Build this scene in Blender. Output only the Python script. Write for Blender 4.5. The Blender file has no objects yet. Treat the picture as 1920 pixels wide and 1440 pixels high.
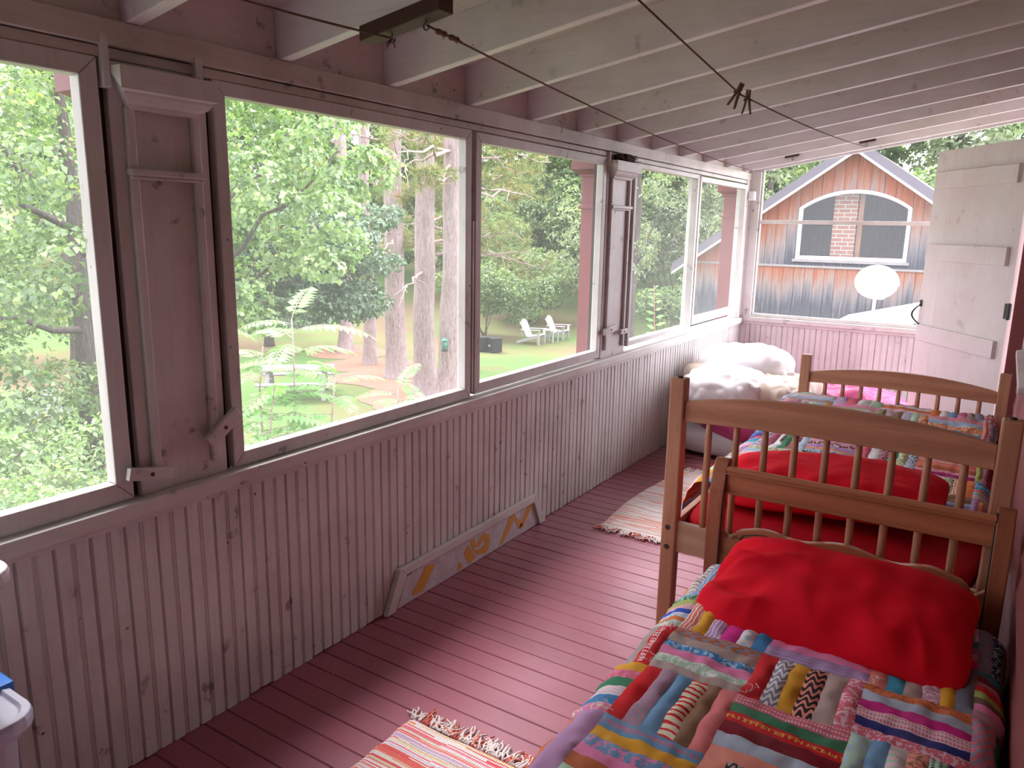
SUN_E, EXPOSURE, SKY0, SKY1 = 1.75, 2.27, .85, 2.9
import bpy, math, random
import numpy as np
from mathutils import Vector, Matrix, noise
rnd = random.Random(7)
SC = bpy.context.scene
COL = SC.collection
PI = math.pi

# ------------------------------------------------------------------ mesh building
class MB:
    def __init__(s):
        s.v = []; s.f = []; s.m = []; s.cur = 0
    def add(s, vs, fs):
        o = len(s.v); s.v += [tuple(p) for p in vs]
        for f in fs: s.f.append(tuple(o + i for i in f)); s.m.append(s.cur)
        return s
    def box(s, x0, x1, y0, y1, z0, z1):
        return s.hexa([(x0,y0,z0),(x1,y0,z0),(x1,y1,z0),(x0,y1,z0),(x0,y0,z1),(x1,y0,z1),(x1,y1,z1),(x0,y1,z1)])
    def hexa(s, p):
        return s.add(p, [(0,3,2,1),(4,5,6,7),(0,1,5,4),(1,2,6,5),(2,3,7,6),(3,0,4,7)])
    def beam(s, a, b, w, h, up=(0,0,1)):
        a = Vector(a); b = Vector(b); d = (b-a).normalized(); u = Vector(up)
        sd = d.cross(u).normalized(); u = sd.cross(d).normalized()
        p = []
        for z in (-h/2, h/2):
            for q, c in ((a,-1),(b,-1),(b,1),(a,1)): p.append(q + sd*c*w/2 + u*z)
        return s.hexa(p)
    def prism(s, poly, ext):
        n = len(poly); e = Vector(ext)
        vs = [Vector(p) for p in poly]; vs += [p + e for p in vs]
        fs = [tuple(range(n))[::-1], tuple(range(n, 2*n))]
        fs += [(i, (i+1) % n, n + (i+1) % n, n + i) for i in range(n)]
        return s.add(vs, fs)
    def tube(s, pts, rad, n=8):
        pts = [Vector(p) for p in pts]; k = len(pts)
        if not hasattr(rad, '__len__'): rad = [rad]*k
        vs = []; fs = []; ref = None
        for i, p in enumerate(pts):
            t = (pts[min(i+1, k-1)] - pts[max(i-1, 0)]).normalized()
            if ref is None:
                ref = Vector((0,0,1)) if abs(t.z) < .9 else Vector((1,0,0))
            a = t.cross(ref).normalized(); b = t.cross(a).normalized(); ref = a.cross(t).normalized()
            for j in range(n):
                w = 2*PI*j/n; vs.append(p + (a*math.cos(w) + b*math.sin(w))*rad[i])
        for i in range(k-1):
            for j in range(n): fs.append((i*n+j, i*n+(j+1)%n, (i+1)*n+(j+1)%n, (i+1)*n+j))
        fs.append(tuple(range(n))[::-1]); fs.append(tuple((k-1)*n+j for j in range(n)))
        return s.add(vs, fs)
    def grid(s, fn, nu, nv, cu=False):
        vs = [fn(i/nu, j/nv) for j in range(nv+1) for i in range(nu + (0 if cu else 1))]
        w = nu if cu else nu+1; fs = []
        for j in range(nv):
            for i in range(nu): fs.append((j*w+i, j*w+(i+1)%w, (j+1)*w+(i+1)%w, (j+1)*w+i))
        return s.add(vs, fs)
    def build(s, name, mats, parent=None, bevel=0, smooth=False, seg=2, sub=0, loc=None):
        me = bpy.data.meshes.new(name)
        vs = s.v
        if loc is not None: vs = [(x-loc[0], y-loc[1], z-loc[2]) for x, y, z in vs]
        me.from_pydata(vs, [], s.f)
        if not isinstance(mats, (list, tuple)): mats = [mats]
        for m in mats: me.materials.append(m)
        if len(mats) > 1: me.polygons.foreach_set('material_index', s.m)
        if smooth: me.polygons.foreach_set('use_smooth', [True]*len(me.polygons))
        me.update()
        o = bpy.data.objects.new(name, me); COL.objects.link(o)
        if parent is not None: o.parent = parent
        if loc is not None: o.location = loc
        if sub:
            m = o.modifiers.new('sub', 'SUBSURF'); m.levels = sub; m.render_levels = sub
        if bevel:
            m = o.modifiers.new('bevel', 'BEVEL'); m.width = bevel; m.segments = seg; m.limit_method = 'ANGLE'; m.angle_limit = .6
        return o

def tag(o, label=None, cat=None, group=None, kind=None):
    if label: o['label'] = label
    if cat: o['category'] = cat
    if group: o['group'] = group
    if kind: o['kind'] = kind
    return o
def empty(name, loc=(0,0,0), label=None, cat=None, group=None, kind=None, rz=0):
    o = bpy.data.objects.new(name, None); COL.objects.link(o); o.location = loc; o.rotation_euler = (0,0,rz)
    o.empty_display_size = .1
    return tag(o, label, cat, group, kind)
def dup(root, loc, rz=0, label=None, group=None, sc=None):
    r = root.copy(); COL.objects.link(r); r.location = loc; r.rotation_euler = (0,0,rz)
    if sc: r.scale = (sc,sc,sc)
    if label: r['label'] = label
    if group: r['group'] = group
    for ch in list(root.children):
        c = ch.copy(); COL.objects.link(c); c.parent = r
        for g in list(ch.children):
            d = g.copy(); COL.objects.link(d); d.parent = c
    return r
def nz(p, sc, seed=0): return noise.noise(Vector((p[0]*sc + seed, p[1]*sc - seed*.7, p[2]*sc + seed*1.3)))

# ------------------------------------------------------------------ materials
class NT:
    def __init__(s, name):
        s.m = bpy.data.materials.new(name); s.m.use_nodes = True; s.t = s.m.node_tree; s.t.nodes.clear()
        s.out = s.n('ShaderNodeOutputMaterial')
    def n(s, typ, **kw):
        nd = s.t.nodes.new(typ)
        for k, v in kw.items():
            if k in ('inp',):
                for a, b in v.items():
                    if isinstance(b, bpy.types.NodeSocket): s.t.links.new(b, nd.inputs[a])
                    else: nd.inputs[a].default_value = b
            else: setattr(nd, k, v)
        return nd
    def l(s, a, b): s.t.links.new(a, b)
    def math(s, op, a, b=None, c=None, clamp=False):
        inp = {0: a}
        if b is not None: inp[1] = b
        if c is not None: inp[2] = c
        return s.n('ShaderNodeMath', operation=op, use_clamp=clamp, inp=inp).outputs[0]
    def mix(s, f, a, b, mode='MIX'):
        nd = s.n('ShaderNodeMix', data_type='RGBA', blend_type=mode)
        for k, v in ((0, f), (6, a), (7, b)):
            if isinstance(v, bpy.types.NodeSocket): s.l(v, nd.inputs[k])
            else: nd.inputs[k].default_value = v if k == 0 else c4(v)
        return nd.outputs[2]
    def coord(s, scale=(1,1,1), loc=(0,0,0), out='Object'):
        tc = s.n('ShaderNodeTexCoord')
        return s.n('ShaderNodeMapping', inp={0: tc.outputs[out], 'Scale': scale, 'Location': loc}).outputs[0]
    def noise(s, co, sc, det=3, rough=.55, out=0):
        return s.n('ShaderNodeTexNoise', inp={'Vector': co, 'Scale': sc, 'Detail': det, 'Roughness': rough}).outputs[out]
    def ramp(s, f, stops, interp='LINEAR'):
        r = s.n('ShaderNodeValToRGB', inp={0: f}); r.color_ramp.interpolation = interp
        e = r.color_ramp.elements
        while len(e) < len(stops): e.new(.5)
        for q, (p, c) in zip(e, stops): q.position = p; q.color = c4(c)
        return r.outputs[0]
    def rng(s, f, a, b, c=0., d=1.):
        return s.n('ShaderNodeMapRange', inp={0: f, 1: a, 2: b, 3: c, 4: d}).outputs[0]
    def bsdf(s, col, rough=.6, bump=None, bs=.3, bd=.01, spec=.3, **kw):
        b = s.n('ShaderNodeBsdfPrincipled', inp={'Roughness': rough, 'Specular IOR Level': spec})
        if isinstance(col, bpy.types.NodeSocket): s.l(col, b.inputs[0])
        else: b.inputs[0].default_value = c4(col)
        for k, v in kw.items(): b.inputs[k].default_value = v
        if bump is not None:
            bn = s.n('ShaderNodeBump', inp={'Height': bump, 'Strength': bs, 'Distance': bd}); s.l(bn.outputs[0], b.inputs['Normal'])
        s.l(b.outputs[0], s.out.inputs[0]); return b
def c4(c):
    c = tuple(c) if hasattr(c, '__len__') else (c,)*3
    return c if len(c) == 4 else c + (1,)
def mulc(c, k): return tuple(x*k for x in c[:3])

def m_plain(name, col, rough=.6, var=.12, sc=8, spec=.3, bs=.15, **kw):
    t = NT(name); co = t.coord(); f = t.noise(co, sc, 4)
    c = t.mix(f, mulc(col, 1-var), mulc(col, 1+var)); t.bsdf(c, rough, f, bs, .004, spec, **kw); return t.m
def m_paint(name, col, dirt, grain=(6,6,.6), specks=.055, dk=.6, spec=.25):
    """old brushed paint over boards: blotches of dirt, long grain, dark chips"""
    t = NT(name); co = t.coord(); g = t.coord(scale=grain)
    n1 = t.noise(co, 2.2, 5, .6); n2 = t.noise(g, 9, 4, .6); n3 = t.noise(co, 14, 3, .6)
    isl = t.n('ShaderNodeNewGeometry').outputs['Random Per Island']
    c = t.mix(t.rng(n1, .42, .75), col, dirt)
    c = t.mix(t.rng(n2, .5, .8, 0, .35), c, mulc(dirt, .85))
    c = t.mix(t.math('MULTIPLY', isl, .16), c, mulc(dirt, .8))
    ch = t.math('MULTIPLY', t.rng(n3, .62, .69), t.rng(n1, .47, .58), clamp=True)
    c = t.mix(t.math('MULTIPLY', ch, dk), c, (.05,.035,.03))
    vor = t.n('ShaderNodeTexVoronoi', inp={'Vector': co, 'Scale': 9.})
    sp = t.rng(vor.outputs['Distance'], specks, specks*.5)
    c = t.mix(t.math('MULTIPLY', sp, t.rng(n1, .40, .55), clamp=True), c, (.03,.02,.018))
    t.bsdf(c, .45, t.math('ADD', n2, n3), .18, .002, spec+.15); return t.m
def m_wood(name, a, b, axis=0, rough=.42, sc=1.):
    t = NT(name); s_ = [9*sc]*3; s_[axis] = .8*sc; co = t.coord(scale=s_)
    n1 = t.noise(co, 3, 4, .6); w = t.n('ShaderNodeTexWave', wave_type='BANDS', bands_direction='Z', inp={'Vector': co, 'Scale': .55, 'Distortion': 5., 'Detail': 2., 'Detail Scale': .8}).outputs['Fac']
    n2 = t.noise(co, 14, 3)
    c = t.mix(t.rng(w, .1, .9, 0, .75), a, b); c = t.mix(t.rng(n1, .35, .7, 0, .5), c, mulc(b, .85)); c = t.mix(t.rng(n2, .55, .7, 0, .35), c, mulc(b, .6))
    t.bsdf(c, rough, n2, .1, .002, .4); return t.m
def m_leaf(name, stops, transl=.45, rough=.55):
    t = NT(name); isl = t.n('ShaderNodeNewGeometry').outputs['Random Per Island']
    co = t.coord(); n = t.noise(co, .9, 2)
    f = t.math('ADD', t.math('MULTIPLY', isl, .75), t.math('MULTIPLY', t.rng(n, .3, .7), .25), clamp=True)
    c = t.ramp(f, stops)
    b = t.n('ShaderNodeBsdfDiffuse', inp={0: c}); tr = t.n('ShaderNodeBsdfTranslucent', inp={0: t.mix(.5, c, (.5,.6,.1), 'OVERLAY')})
    gl = t.n('ShaderNodeBsdfGlossy', inp={'Roughness': .5, 'Color': (.8,.8,.8,1)})
    mx = t.n('ShaderNodeMixShader', inp={0: transl, 1: b.outputs[0], 2: tr.outputs[0]})
    m2 = t.n('ShaderNodeMixShader', inp={0: .05, 1: mx.outputs[0], 2: gl.outputs[0]})
    t.l(m2.outputs[0], t.out.inputs[0]); return t.m
def m_cloth(name, col, rough=.85, weave=220, var=.2, sheen=.3, blot=3):
    t = NT(name); co = t.coord(); n1 = t.noise(co, blot, 4); n2 = t.noise(co, weave, 2)
    c = t.mix(t.rng(n1, .3, .7), mulc(col, 1-var), mulc(col, 1+var*.6)); c = t.mix(t.rng(n2, .4, .7, 0, .3), c, mulc(col, .6))
    t.bsdf(c, rough, n2, .15, .001, .15, **{'Sheen Weight': sheen}); return t.m

PINKWHITE = (.60,.515,.50); DIRT = (.40,.32,.30)
M = {}
M['wall'] = m_paint('beadboard paint', (.64,.625,.605), (.46,.43,.41), grain=(8,8,.5))
M['trim'] = m_paint('trim paint', (.64,.625,.60), (.45,.415,.385), grain=(6,.6,6))
M['trimz'] = m_paint('upright trim paint', (.64,.625,.605), (.45,.42,.39), grain=(6,6,.6))
M['header'] = m_paint('beam paint', (.57,.53,.485), (.34,.295,.25), grain=(6,.6,6), specks=.05, dk=.6)
M['blocking'] = m_paint('pink blocking paint', (.66,.60,.59), (.49,.435,.42), grain=(6,.6,6))
M['rafter'] = m_paint('rafter paint', (.78,.75,.80), (.62,.58,.61), grain=(.5,6,6), specks=.03, dk=.3)
M['sheath'] = m_paint('roof board paint', (.72,.66,.65), (.56,.50,.49), grain=(6,.5,6))
M['door'] = m_paint('door paint', (.78,.75,.74), (.70,.62,.60), grain=(6,6,.7), specks=.02, dk=.2)
M['redpost'] = m_paint('barn red paint', (.22,.045,.05), (.14,.035,.04), grain=(6,6,.7))
M['redwall'] = m_paint('red siding paint', (.30,.095,.095), (.20,.065,.065), grain=(6,.6,6))
M['dark'] = m_plain('dark wood and gap shade', (.035,.022,.018), .6)
M['brownwood'] = m_plain('brown block wood', (.07,.035,.028), .6)
M['iron'] = m_plain('dark iron', (.03,.027,.03), .45, spec=.5)
M['maple'] = m_wood('honey maple', (.60,.31,.185), (.45,.21,.115), 0)
M['maplez'] = m_wood('honey maple upright', (.60,.315,.19), (.45,.215,.12), 2)
M['mapley'] = m_wood('honey maple rail', (.60,.315,.19), (.45,.215,.12), 1)
M['pinepale'] = m_wood('pale rail wood', (.60,.42,.28), (.48,.31,.19), 0)
M['cherry'] = m_wood('reddish headboard wood', (.52,.21,.10), (.37,.135,.06), 0)
M['cherryz'] = m_wood('reddish post wood', (.42,.15,.075), (.29,.10,.047), 2)
M['rawwood'] = m_wood('weathered clip wood', (.20,.14,.09), (.12,.08,.05), 2)
M['redcloth'] = m_cloth('crimson pillowcase', (.78,.006,.022), .85, 300, .15, .0)
M['redsheet'] = m_cloth('crimson sheet', (.52,.006,.016), .85, 300, .2, .0)
M['white'] = m_cloth('white cotton', (.86,.84,.86), .8, 200, .05, .2)
M['cream'] = m_cloth('cream cotton', (.72,.63,.53), .8, 200, .1, .2)
M['magenta'] = m_cloth('magenta cotton', (.46,.045,.17), .8, 200, .2, .3)
M['mattress'] = m_cloth('white ticking', (.66,.66,.68), .8, 120, .08, .1)
M['rope'] = m_cloth('brown twine', (.19,.12,.10), .9, 400, .3, 0)
M['whiteplastic'] = m_plain('white plastic', (.72,.72,.75), .35, .04)
M['whitemetal'] = m_plain('white enamel', (.85,.85,.86), .4, .03)
M['bluelatch'] = m_plain('blue plastic', (.03,.16,.50), .35, .05)
M['bark'] = None
M['chairwhite'] = m_plain('white plastic lumber', (.80,.79,.80), .5, .05)
M['chairgrey'] = m_plain('grey painted frame', (.42,.42,.44), .6, .1)
M['greytable'] = m_plain('weathered grey lumber', (.33,.31,.32), .7, .2, 12)
M['blackbox'] = m_plain('black plastic', (.018,.018,.022), .5, .1)
M['yellow'] = m_plain('yellow marking', (.6,.5,.1), .6, .1)
M['palegrey'] = m_plain('pale grey marking', (.5,.5,.48), .6, .1)
M['feedergreen'] = m_plain('green feeder plastic', (.04,.22,.14), .5, .1)
M['nest'] = m_plain('nest fibre', (.045,.028,.02), .95, .5, 60, bs=.6)
M['stone'] = m_plain('white stone', (.75,.74,.72), .8, .1)
# ------------------------------------------------------------------ extra materials
def m_floor():
    t = NT('red oxide floor paint'); co = t.coord(); g = t.coord(scale=(.6,7,7))
    isl = t.n('ShaderNodeNewGeometry').outputs['Random Per Island']
    n1 = t.noise(co, 1.7, 5, .6); n2 = t.noise(g, 8, 4); n3 = t.noise(co, 30, 2)
    c = t.mix(t.rng(n1, .35, .7), (.30,.085,.115), (.24,.07,.095))
    c = t.mix(t.math('MULTIPLY', isl, .35), c, (.20,.065,.08))
    c = t.mix(t.rng(n2, .55, .8, 0, .4), c, (.32,.12,.15))
    vor = t.n('ShaderNodeTexVoronoi', inp={'Vector': co, 'Scale': 5.})
    c = t.mix(t.rng(vor.outputs['Distance'], .022, .012), c, (.6,.5,.5))
    t.bsdf(c, t.rng(n1, .3, .7, .26, .40), t.math('ADD', n2, n3), .15, .0015, .5); return t.m
M['floor'] = m_floor()
def m_screen(name, cov):
    t = NT(name); co = t.coord(); n = t.noise(co, 1.2, 3)
    tr = t.n('ShaderNodeBsdfTransparent'); d = t.n('ShaderNodeBsdfDiffuse', inp={0: (.60,.62,.61,1)})
    tl = t.n('ShaderNodeBsdfTranslucent', inp={0: (.60,.62,.61,1)})
    a = t.n('ShaderNodeMixShader', inp={0: .6, 1: d.outputs[0], 2: tl.outputs[0]})
    m = t.n('ShaderNodeMixShader', inp={0: t.rng(n, .3, .7, cov*.85, cov*1.15), 1: tr.outputs[0], 2: a.outputs[0]})
    t.l(m.outputs[0], t.out.inputs[0]); return t.m
M['screen'] = m_screen('fly screen mesh', .115)
M['screen3'] = m_screen('far fly screen mesh', .05)
M['screen2'] = m_screen('denser fly screen mesh', .15)  # same mesh shader with higher coverage
def m_bark(name, a, b):
    t = NT(name); co = t.coord(scale=(11,11,1.6)); co2 = t.coord(scale=(26,26,5)); n = t.noise(co, 1.6, 5, .7); n2 = t.noise(co2, 1.5, 4, .7); n3 = t.noise(t.coord(), .9, 2)
    h = t.math('ADD', n, n2)
    c = t.mix(t.rng(n, .35, .65), b, a); c = t.mix(t.rng(n2, .36, .5, .75, 0), c, mulc(b, .5)); c = t.mix(t.rng(n3, .4, .7, 0, .4), c, mulc(a, 1.25)); t.bsdf(c, .9, h, .7, .03, .1); return t.m
M['pinebark'] = m_bark('pine bark', (.44,.36,.36), (.27,.20,.19))
M['darkbark'] = m_bark('dark bark', (.15,.13,.125), (.08,.065,.06))
M['deadwood'] = m_bark('bare twig bark', (.46,.36,.34), (.34,.25,.23))
def m_lawn():
    t = NT('lawn'); co = t.coord(); n = t.noise(co, .16, 5, .6); n2 = t.noise(co, 3.5, 4, .7); n3 = t.noise(co, 22, 2, .7)
    c = t.ramp(n, [(.36,(.17,.11,.075)),(.45,(.14,.145,.06)),(.54,(.10,.18,.055)),(.75,(.08,.195,.06))])
    c = t.mix(t.rng(n2, .4, .75, 0, .5), c, (.12,.175,.065)); c = t.mix(t.rng(n3, .5, .8, 0, .35), c, (.08,.12,.04))
    t.bsdf(c, .95, n3, .5, .03, .05); return t.m
M['lawn'] = m_lawn()
M['litter'] = m_plain('pine needle litter', (.25,.135,.09), .95, .3, 5, bs=.4)
def m_barn():
    t = NT('weathered vertical boards'); co = t.coord(); st = t.coord(scale=(9,9,.45)); st2 = t.coord(scale=(30,30,1.2))
    isl = t.n('ShaderNodeNewGeometry').outputs['Random Per Island']
    n1 = t.noise(st, 1.6, 5, .65); n2 = t.noise(st2, 1.5, 4, .6)
    z = t.n('ShaderNodeSeparateXYZ', inp={0: t.n('ShaderNodeTexCoord').outputs['Object']}).outputs[2]
    # bleached orange wood survives just below each horizontal batten and up in the peak; greyed lower down
    zz = t.math('MULTIPLY', t.math('SUBTRACT', .97, z), 1.1)
    low = t.rng(zz, .0, .9)
    x = t.n('ShaderNodeSeparateXYZ', inp={0: t.n('ShaderNodeTexCoord').outputs['Object']}).outputs[0]
    dz = t.math('SUBTRACT', t.math('SUBTRACT', 2.97, t.math('MULTIPLY', t.math('ABSOLUTE', t.math('ADD', x, 2.41)), .7)), z)
    up = t.rng(dz, .15, 1.35)
    isup = t.math('GREATER_THAN', z, .97)
    w = t.math('ADD', t.math('MULTIPLY', isup, up), t.math('MULTIPLY', t.math('SUBTRACT', 1., isup), low))
    f = t.math('ADD', w, t.math('MULTIPLY', t.math('SUBTRACT', n1, .5), 1.3)); f = t.math('ADD', f, t.math('MULTIPLY', isl, .25))
    c = t.ramp(f, [(.05,(.40,.14,.085)),(.3,(.36,.19,.14)),(.5,(.33,.25,.235)),(.78,(.19,.185,.21)),(1,(.10,.11,.135))])
    c = t.mix(t.rng(n2, .52, .75, 0, .6), c, (.14,.10,.09)); c = t.mix(t.rng(n2, .42, .3, 0, .5), c, (.50,.37,.34))
    t.bsdf(c, .85, n2, .4, .01, .1); return t.m
M['barn'] = m_barn()
M['rooftop'] = m_plain('grey roof edge', (.15,.14,.165), .6, .1, 4)
M['shedroof'] = m_plain('pale metal roof', (.62,.64,.68), .4, .05, 2)
def m_brick():
    t = NT('red brick'); co = t.coord()
    tc = t.n('ShaderNodeTexCoord').outputs['Object']; sp = t.n('ShaderNodeSeparateXYZ', inp={0: tc})
    v = t.n('ShaderNodeCombineXYZ', inp={0: t.math('ADD', sp.outputs[0], sp.outputs[1]), 1: sp.outputs[2]}).outputs[0]
    b = t.n('ShaderNodeTexBrick', inp={'Vector': v, 'Color1': (.50,.16,.11,1), 'Color2': (.40,.12,.09,1), 'Mortar': (.62,.58,.55,1), 'Scale': 1., 'Mortar Size': .009, 'Brick Width': .215, 'Row Height': .075})
    n = t.noise(co, 20, 3); c = t.mix(t.rng(n, .4, .7, 0, .3), b.outputs[0], (.6,.3,.25)); t.bsdf(c, .9, b.outputs[1], -.3, .01, .1); return t.m
M['brick'] = m_brick()
def m_glass():
    t = NT('window glass'); tr = t.n('ShaderNodeBsdfTransparent', inp={0: (.80,.88,.86,1)}); g = t.n('ShaderNodeBsdfGlossy', inp={'Roughness': .02, 'Color': (.9,.95,.95,1)})
    fr = t.n('ShaderNodeFresnel', inp={'IOR': 1.6})
    m = t.n('ShaderNodeMixShader', inp={0: fr.outputs[0], 1: tr.outputs[0], 2: g.outputs[0]}); t.l(m.outputs[0], t.out.inputs[0]); return t.m
M['glass'] = m_glass()
def m_bin():
    t = NT('cloudy clear plastic'); tr = t.n('ShaderNodeBsdfTransparent', inp={0: (.88,.9,.95,1)}); d = t.n('ShaderNodeBsdfPrincipled', inp={0: (.62,.63,.72,1), 'Roughness': .25})
    m = t.n('ShaderNodeMixShader', inp={0: .62, 1: tr.outputs[0], 2: d.outputs[0]}); t.l(m.outputs[0], t.out.inputs[0]); return t.m
M['bin'] = m_bin()
def m_foil():
    t = NT('scuffed foil backed sheet'); co = t.coord(); n = t.noise(co, 14, 5, .7); v = t.n('ShaderNodeTexVoronoi', feature='DISTANCE_TO_EDGE', inp={'Vector': co, 'Scale': 22.}).outputs[0]
    c = t.mix(t.rng(n, .35, .7), (.62,.58,.62), (.45,.40,.42)); c = t.mix(t.rng(v, .06, .0, 0, .35), c, (.4,.3,.3)); t.bsdf(c, .4, n, .3, .004, .5); return t.m
M['foil'] = m_foil()
M['orangeprint'] = m_plain('orange yellow print', (.62,.30,.06), .6, .15, 20)
M['tornedge'] = m_plain('torn brown paper', (.22,.09,.05), .9, .3, 40)

# ================================================================== ROOM SHELL
WX, RX, Y0, Y1 = -2.0, .135, -1.2, 7.0           # wall faces and ends of the porch
RS = .167                                        # roof slope
def rz(x): return 2.10 + RS*(x - WX)             # underside of the rafters
# floor: boards run across the porch
b = MB(); y = Y0
while y < Y1 + .06:
    w = .0865; e = .0008
    j = rnd.uniform(-.0012, .0008); x0, x1, ya, yb = WX-.02, RX+.02, y+e, y+w-e
    c = .003
    b.add([(x0,ya,-.03),(x1,ya,-.03),(x1,ya,j-c),(x0,ya,j-c),(x0,ya+c,j),(x1,ya+c,j),(x1,yb-c,j),(x0,yb-c,j),(x0,yb,j-c),(x1,yb,j-c),(x1,yb,-.03),(x0,yb,-.03)],
          [(0,1,2,3),(3,2,5,4),(4,5,6,7),(7,6,9,8),(8,9,10,11),(0,3,4,7,8,11),(1,10,9,6,5,2)])
    y += w
b.box(WX-.1, RX+.1, Y0-.1, Y1+.1, -.16, -.032)
tag(b.build('floor', M['floor']), kind='structure')

def beadboard(axis, a0, a1, z0, z1, face, nrm):
    """boards along axis ('y' or 'x'); face = coordinate of the painted face, nrm = sign of the room side"""
    b = MB(); p = a0; w = .096
    while p < a1 - .01:
        q = min(p + w, a1); d = rnd.uniform(-.0012, .0012)
        prof = [(0,-.009),(.0025,-.008),(.006,0),(.040,0),(.0425,-.0035),(.0455,-.0042),(.048,-.001),(.051,-.0042),(.054,-.0035),(.0565,0),(w-.005,0),(w-.001,-.008),(w,-.009)]
        zb = z0 + rnd.uniform(0, .006)
        vs = []
        for z in (zb, z1):
            for s_, h in prof:
                s_ = min(p + s_, q); c = face + nrm*(h + d)
                vs.append((c, s_, z) if axis == 'y' else (s_, c, z))
        n = len(prof)
        b.add(vs, [(i, i+1, n+i+1, n+i) for i in range(n-1)])
        p += w
    if axis == 'y': b.box(min(face-nrm*.09, face-nrm*.012), max(face-nrm*.09, face-nrm*.012), a0, a1, z0-.03, z1)
    else: b.box(a0, a1, min(face-nrm*.09, face-nrm*.012), max(face-nrm*.09, face-nrm*.012), z0-.03, z1)
    return b
wl = tag(beadboard('y', Y0, Y1, .0, .80, WX, 1).build('wall_left', M['wall']), kind='structure')
wf = tag(beadboard('x', WX, RX, .0, .80, Y1, -1).build('wall_far', M['wall']), kind='structure')
# solid stretch of the left wall behind the first window, near end wall
b = MB(); b.box(WX-.10, WX, Y0, -.42, .80, 2.15); b.build('wall_left_panel', M['trimz'], wl)
b = MB(); b.box(WX-.15, RX+.15, Y0-.1, Y0, -.05, 2.6); tag(b.build('wall_near', M['trimz']), kind='structure')
# sill rail
b = MB(); b.box(WX-.12, WX+.028, -.6, Y1-.003, .772, .818); b.box(WX-.002, WX+.012, -.6, Y1-.01, .752, .772)
tag(b.build('trim_1', M['trim'], bevel=.004), kind='structure')
b = MB(); b.box(WX+.03, RX, Y1-.028, Y1+.12, .79, .832); b.box(WX+.03, RX, Y1-.012, Y1+.002, .765, .79); b.box(WX+.1, RX, Y1+.01, Y1+.05, .832, .862)
tag(b.build('trim_2', M['trim'], bevel=.004), kind='structure')
# header beam, with the split line above the screens, and the blocking between rafters
b = MB(); b.box(WX-.13, WX+.006, Y0, Y1, 2.034, 2.098); b.box(WX-.13, WX-.006, Y0, Y1, 2.004, 2.031)
tag(b.build('trim_3', M['header'], bevel=.003), kind='structure')
RY = [1.755 + .505*k for k in range(-5, 11)]
ceil = empty('ceiling', (0,0,2.3), kind='structure')
def sheath():
    b = MB(); x = -2.34
    while x < RX:
        x2 = min(x + .14, RX + .02); a, c = rz(x)+.156, rz(x2)+.156
        b.hexa([(x+.001,Y0,a),(x2-.001,Y0,c),(x2-.001,Y1+.3,c),(x+.001,Y1+.3,a),(x+.001,Y0,a+.02),(x2-.001,Y0,c+.02),(x2-.001,Y1+.3,c+.02),(x+.001,Y1+.3,a+.02)]); x += .14
    a, c = rz(-2.34)+.176, rz(.3)+.176
    b.hexa([(-2.34,Y0-.1,a),(.3,Y0-.1,c),(.3,Y1+.3,c),(-2.34,Y1+.3,a),(-2.34,Y0-.1,a+.03),(.3,Y0-.1,c+.03),(.3,Y1+.3,c+.03),(-2.34,Y1+.3,a+.03)])
    return b
o = sheath().build('roof_boards', M['sheath']); o.location = (0,0,-2.3); o.parent = ceil
def rafter(yc, w=.042):
    b = MB(); x0, x1 = -2.32, RX
    b.hexa([(x0,yc-w/2,rz(x0)),(x1,yc-w/2,rz(x1)),(x1,yc+w/2,rz(x1)),(x0,yc+w/2,rz(x0)),(x0,yc-w/2,rz(x0)+.157),(x1,yc-w/2,rz(x1)+.157),(x1,yc+w/2,rz(x1)+.157),(x0,yc+w/2,rz(x0)+.157)])
    return b
for yc in RY + [Y1 + .03]:
    o = rafter(yc).build('rafter', M['rafter'], bevel=.003); o.location = (0,0,-2.3); o.parent = ceil
for ya, yb in zip(RY[:-1], RY[1:]):
    j = rnd.uniform(-.006, .006); b = MB(); b.box(WX-.045, WX-.02+j*.5, ya+.022, yb-.022, 2.094+j*.6, 2.262)
    o = b.build('blocking', M['blocking'], bevel=.002); o.location = (0,0,-2.3); o.parent = ceil
b = MB(); b.box(WX-.045, WX-.02, RY[-1]+.022, Y1, 2.094, 2.262); o = b.build('blocking', M['blocking']); o.location = (0,0,-2.3); o.parent = ceil
# house wall on the right: clapboards, doorway near the far end
def clap(y0, y1, z0, z1):
    b = MB(); z = z0
    while z < z1:
        zt = min(z + .105, z1)
        b.hexa([(RX,y0,z),(RX+.1,y0,z),(RX+.1,y1,z),(RX,y1,z),(RX+.012,y0,zt),(RX+.1,y0,zt),(RX+.1,y1,zt),(RX+.012,y1,zt)]); z += .105
    return b
wr = empty('wall_right', (RX,3,0), kind='structure')
for args in ((Y0, 5.27, 0, 2.62), (6.26, Y1+.06, 0, .40), (5.27, Y1+.06, 2.30, 2.62)):
    o = clap(*args).build('siding', M['redwall']); o.location = (-RX,-3,0); o.parent = wr
b = MB(); b.box(RX, RX+1.6, 5.0, 6.6, -.2, -.03); o = b.build('landing', M['floor']); o.location = (-RX,-3,0); o.parent = wr
b = MB(); b.box(RX-.068, RX+.1, 5.20, 5.262, 0, 2.2); b.box(RX-.014, RX+.1, 6.25, 6.33, 0, 2.2); b.box(RX-.014, RX+.1, 5.19, 6.33, 2.19, 2.26)
tag(b.build('trim_4', M['redwall'], bevel=.003), kind='structure')
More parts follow.
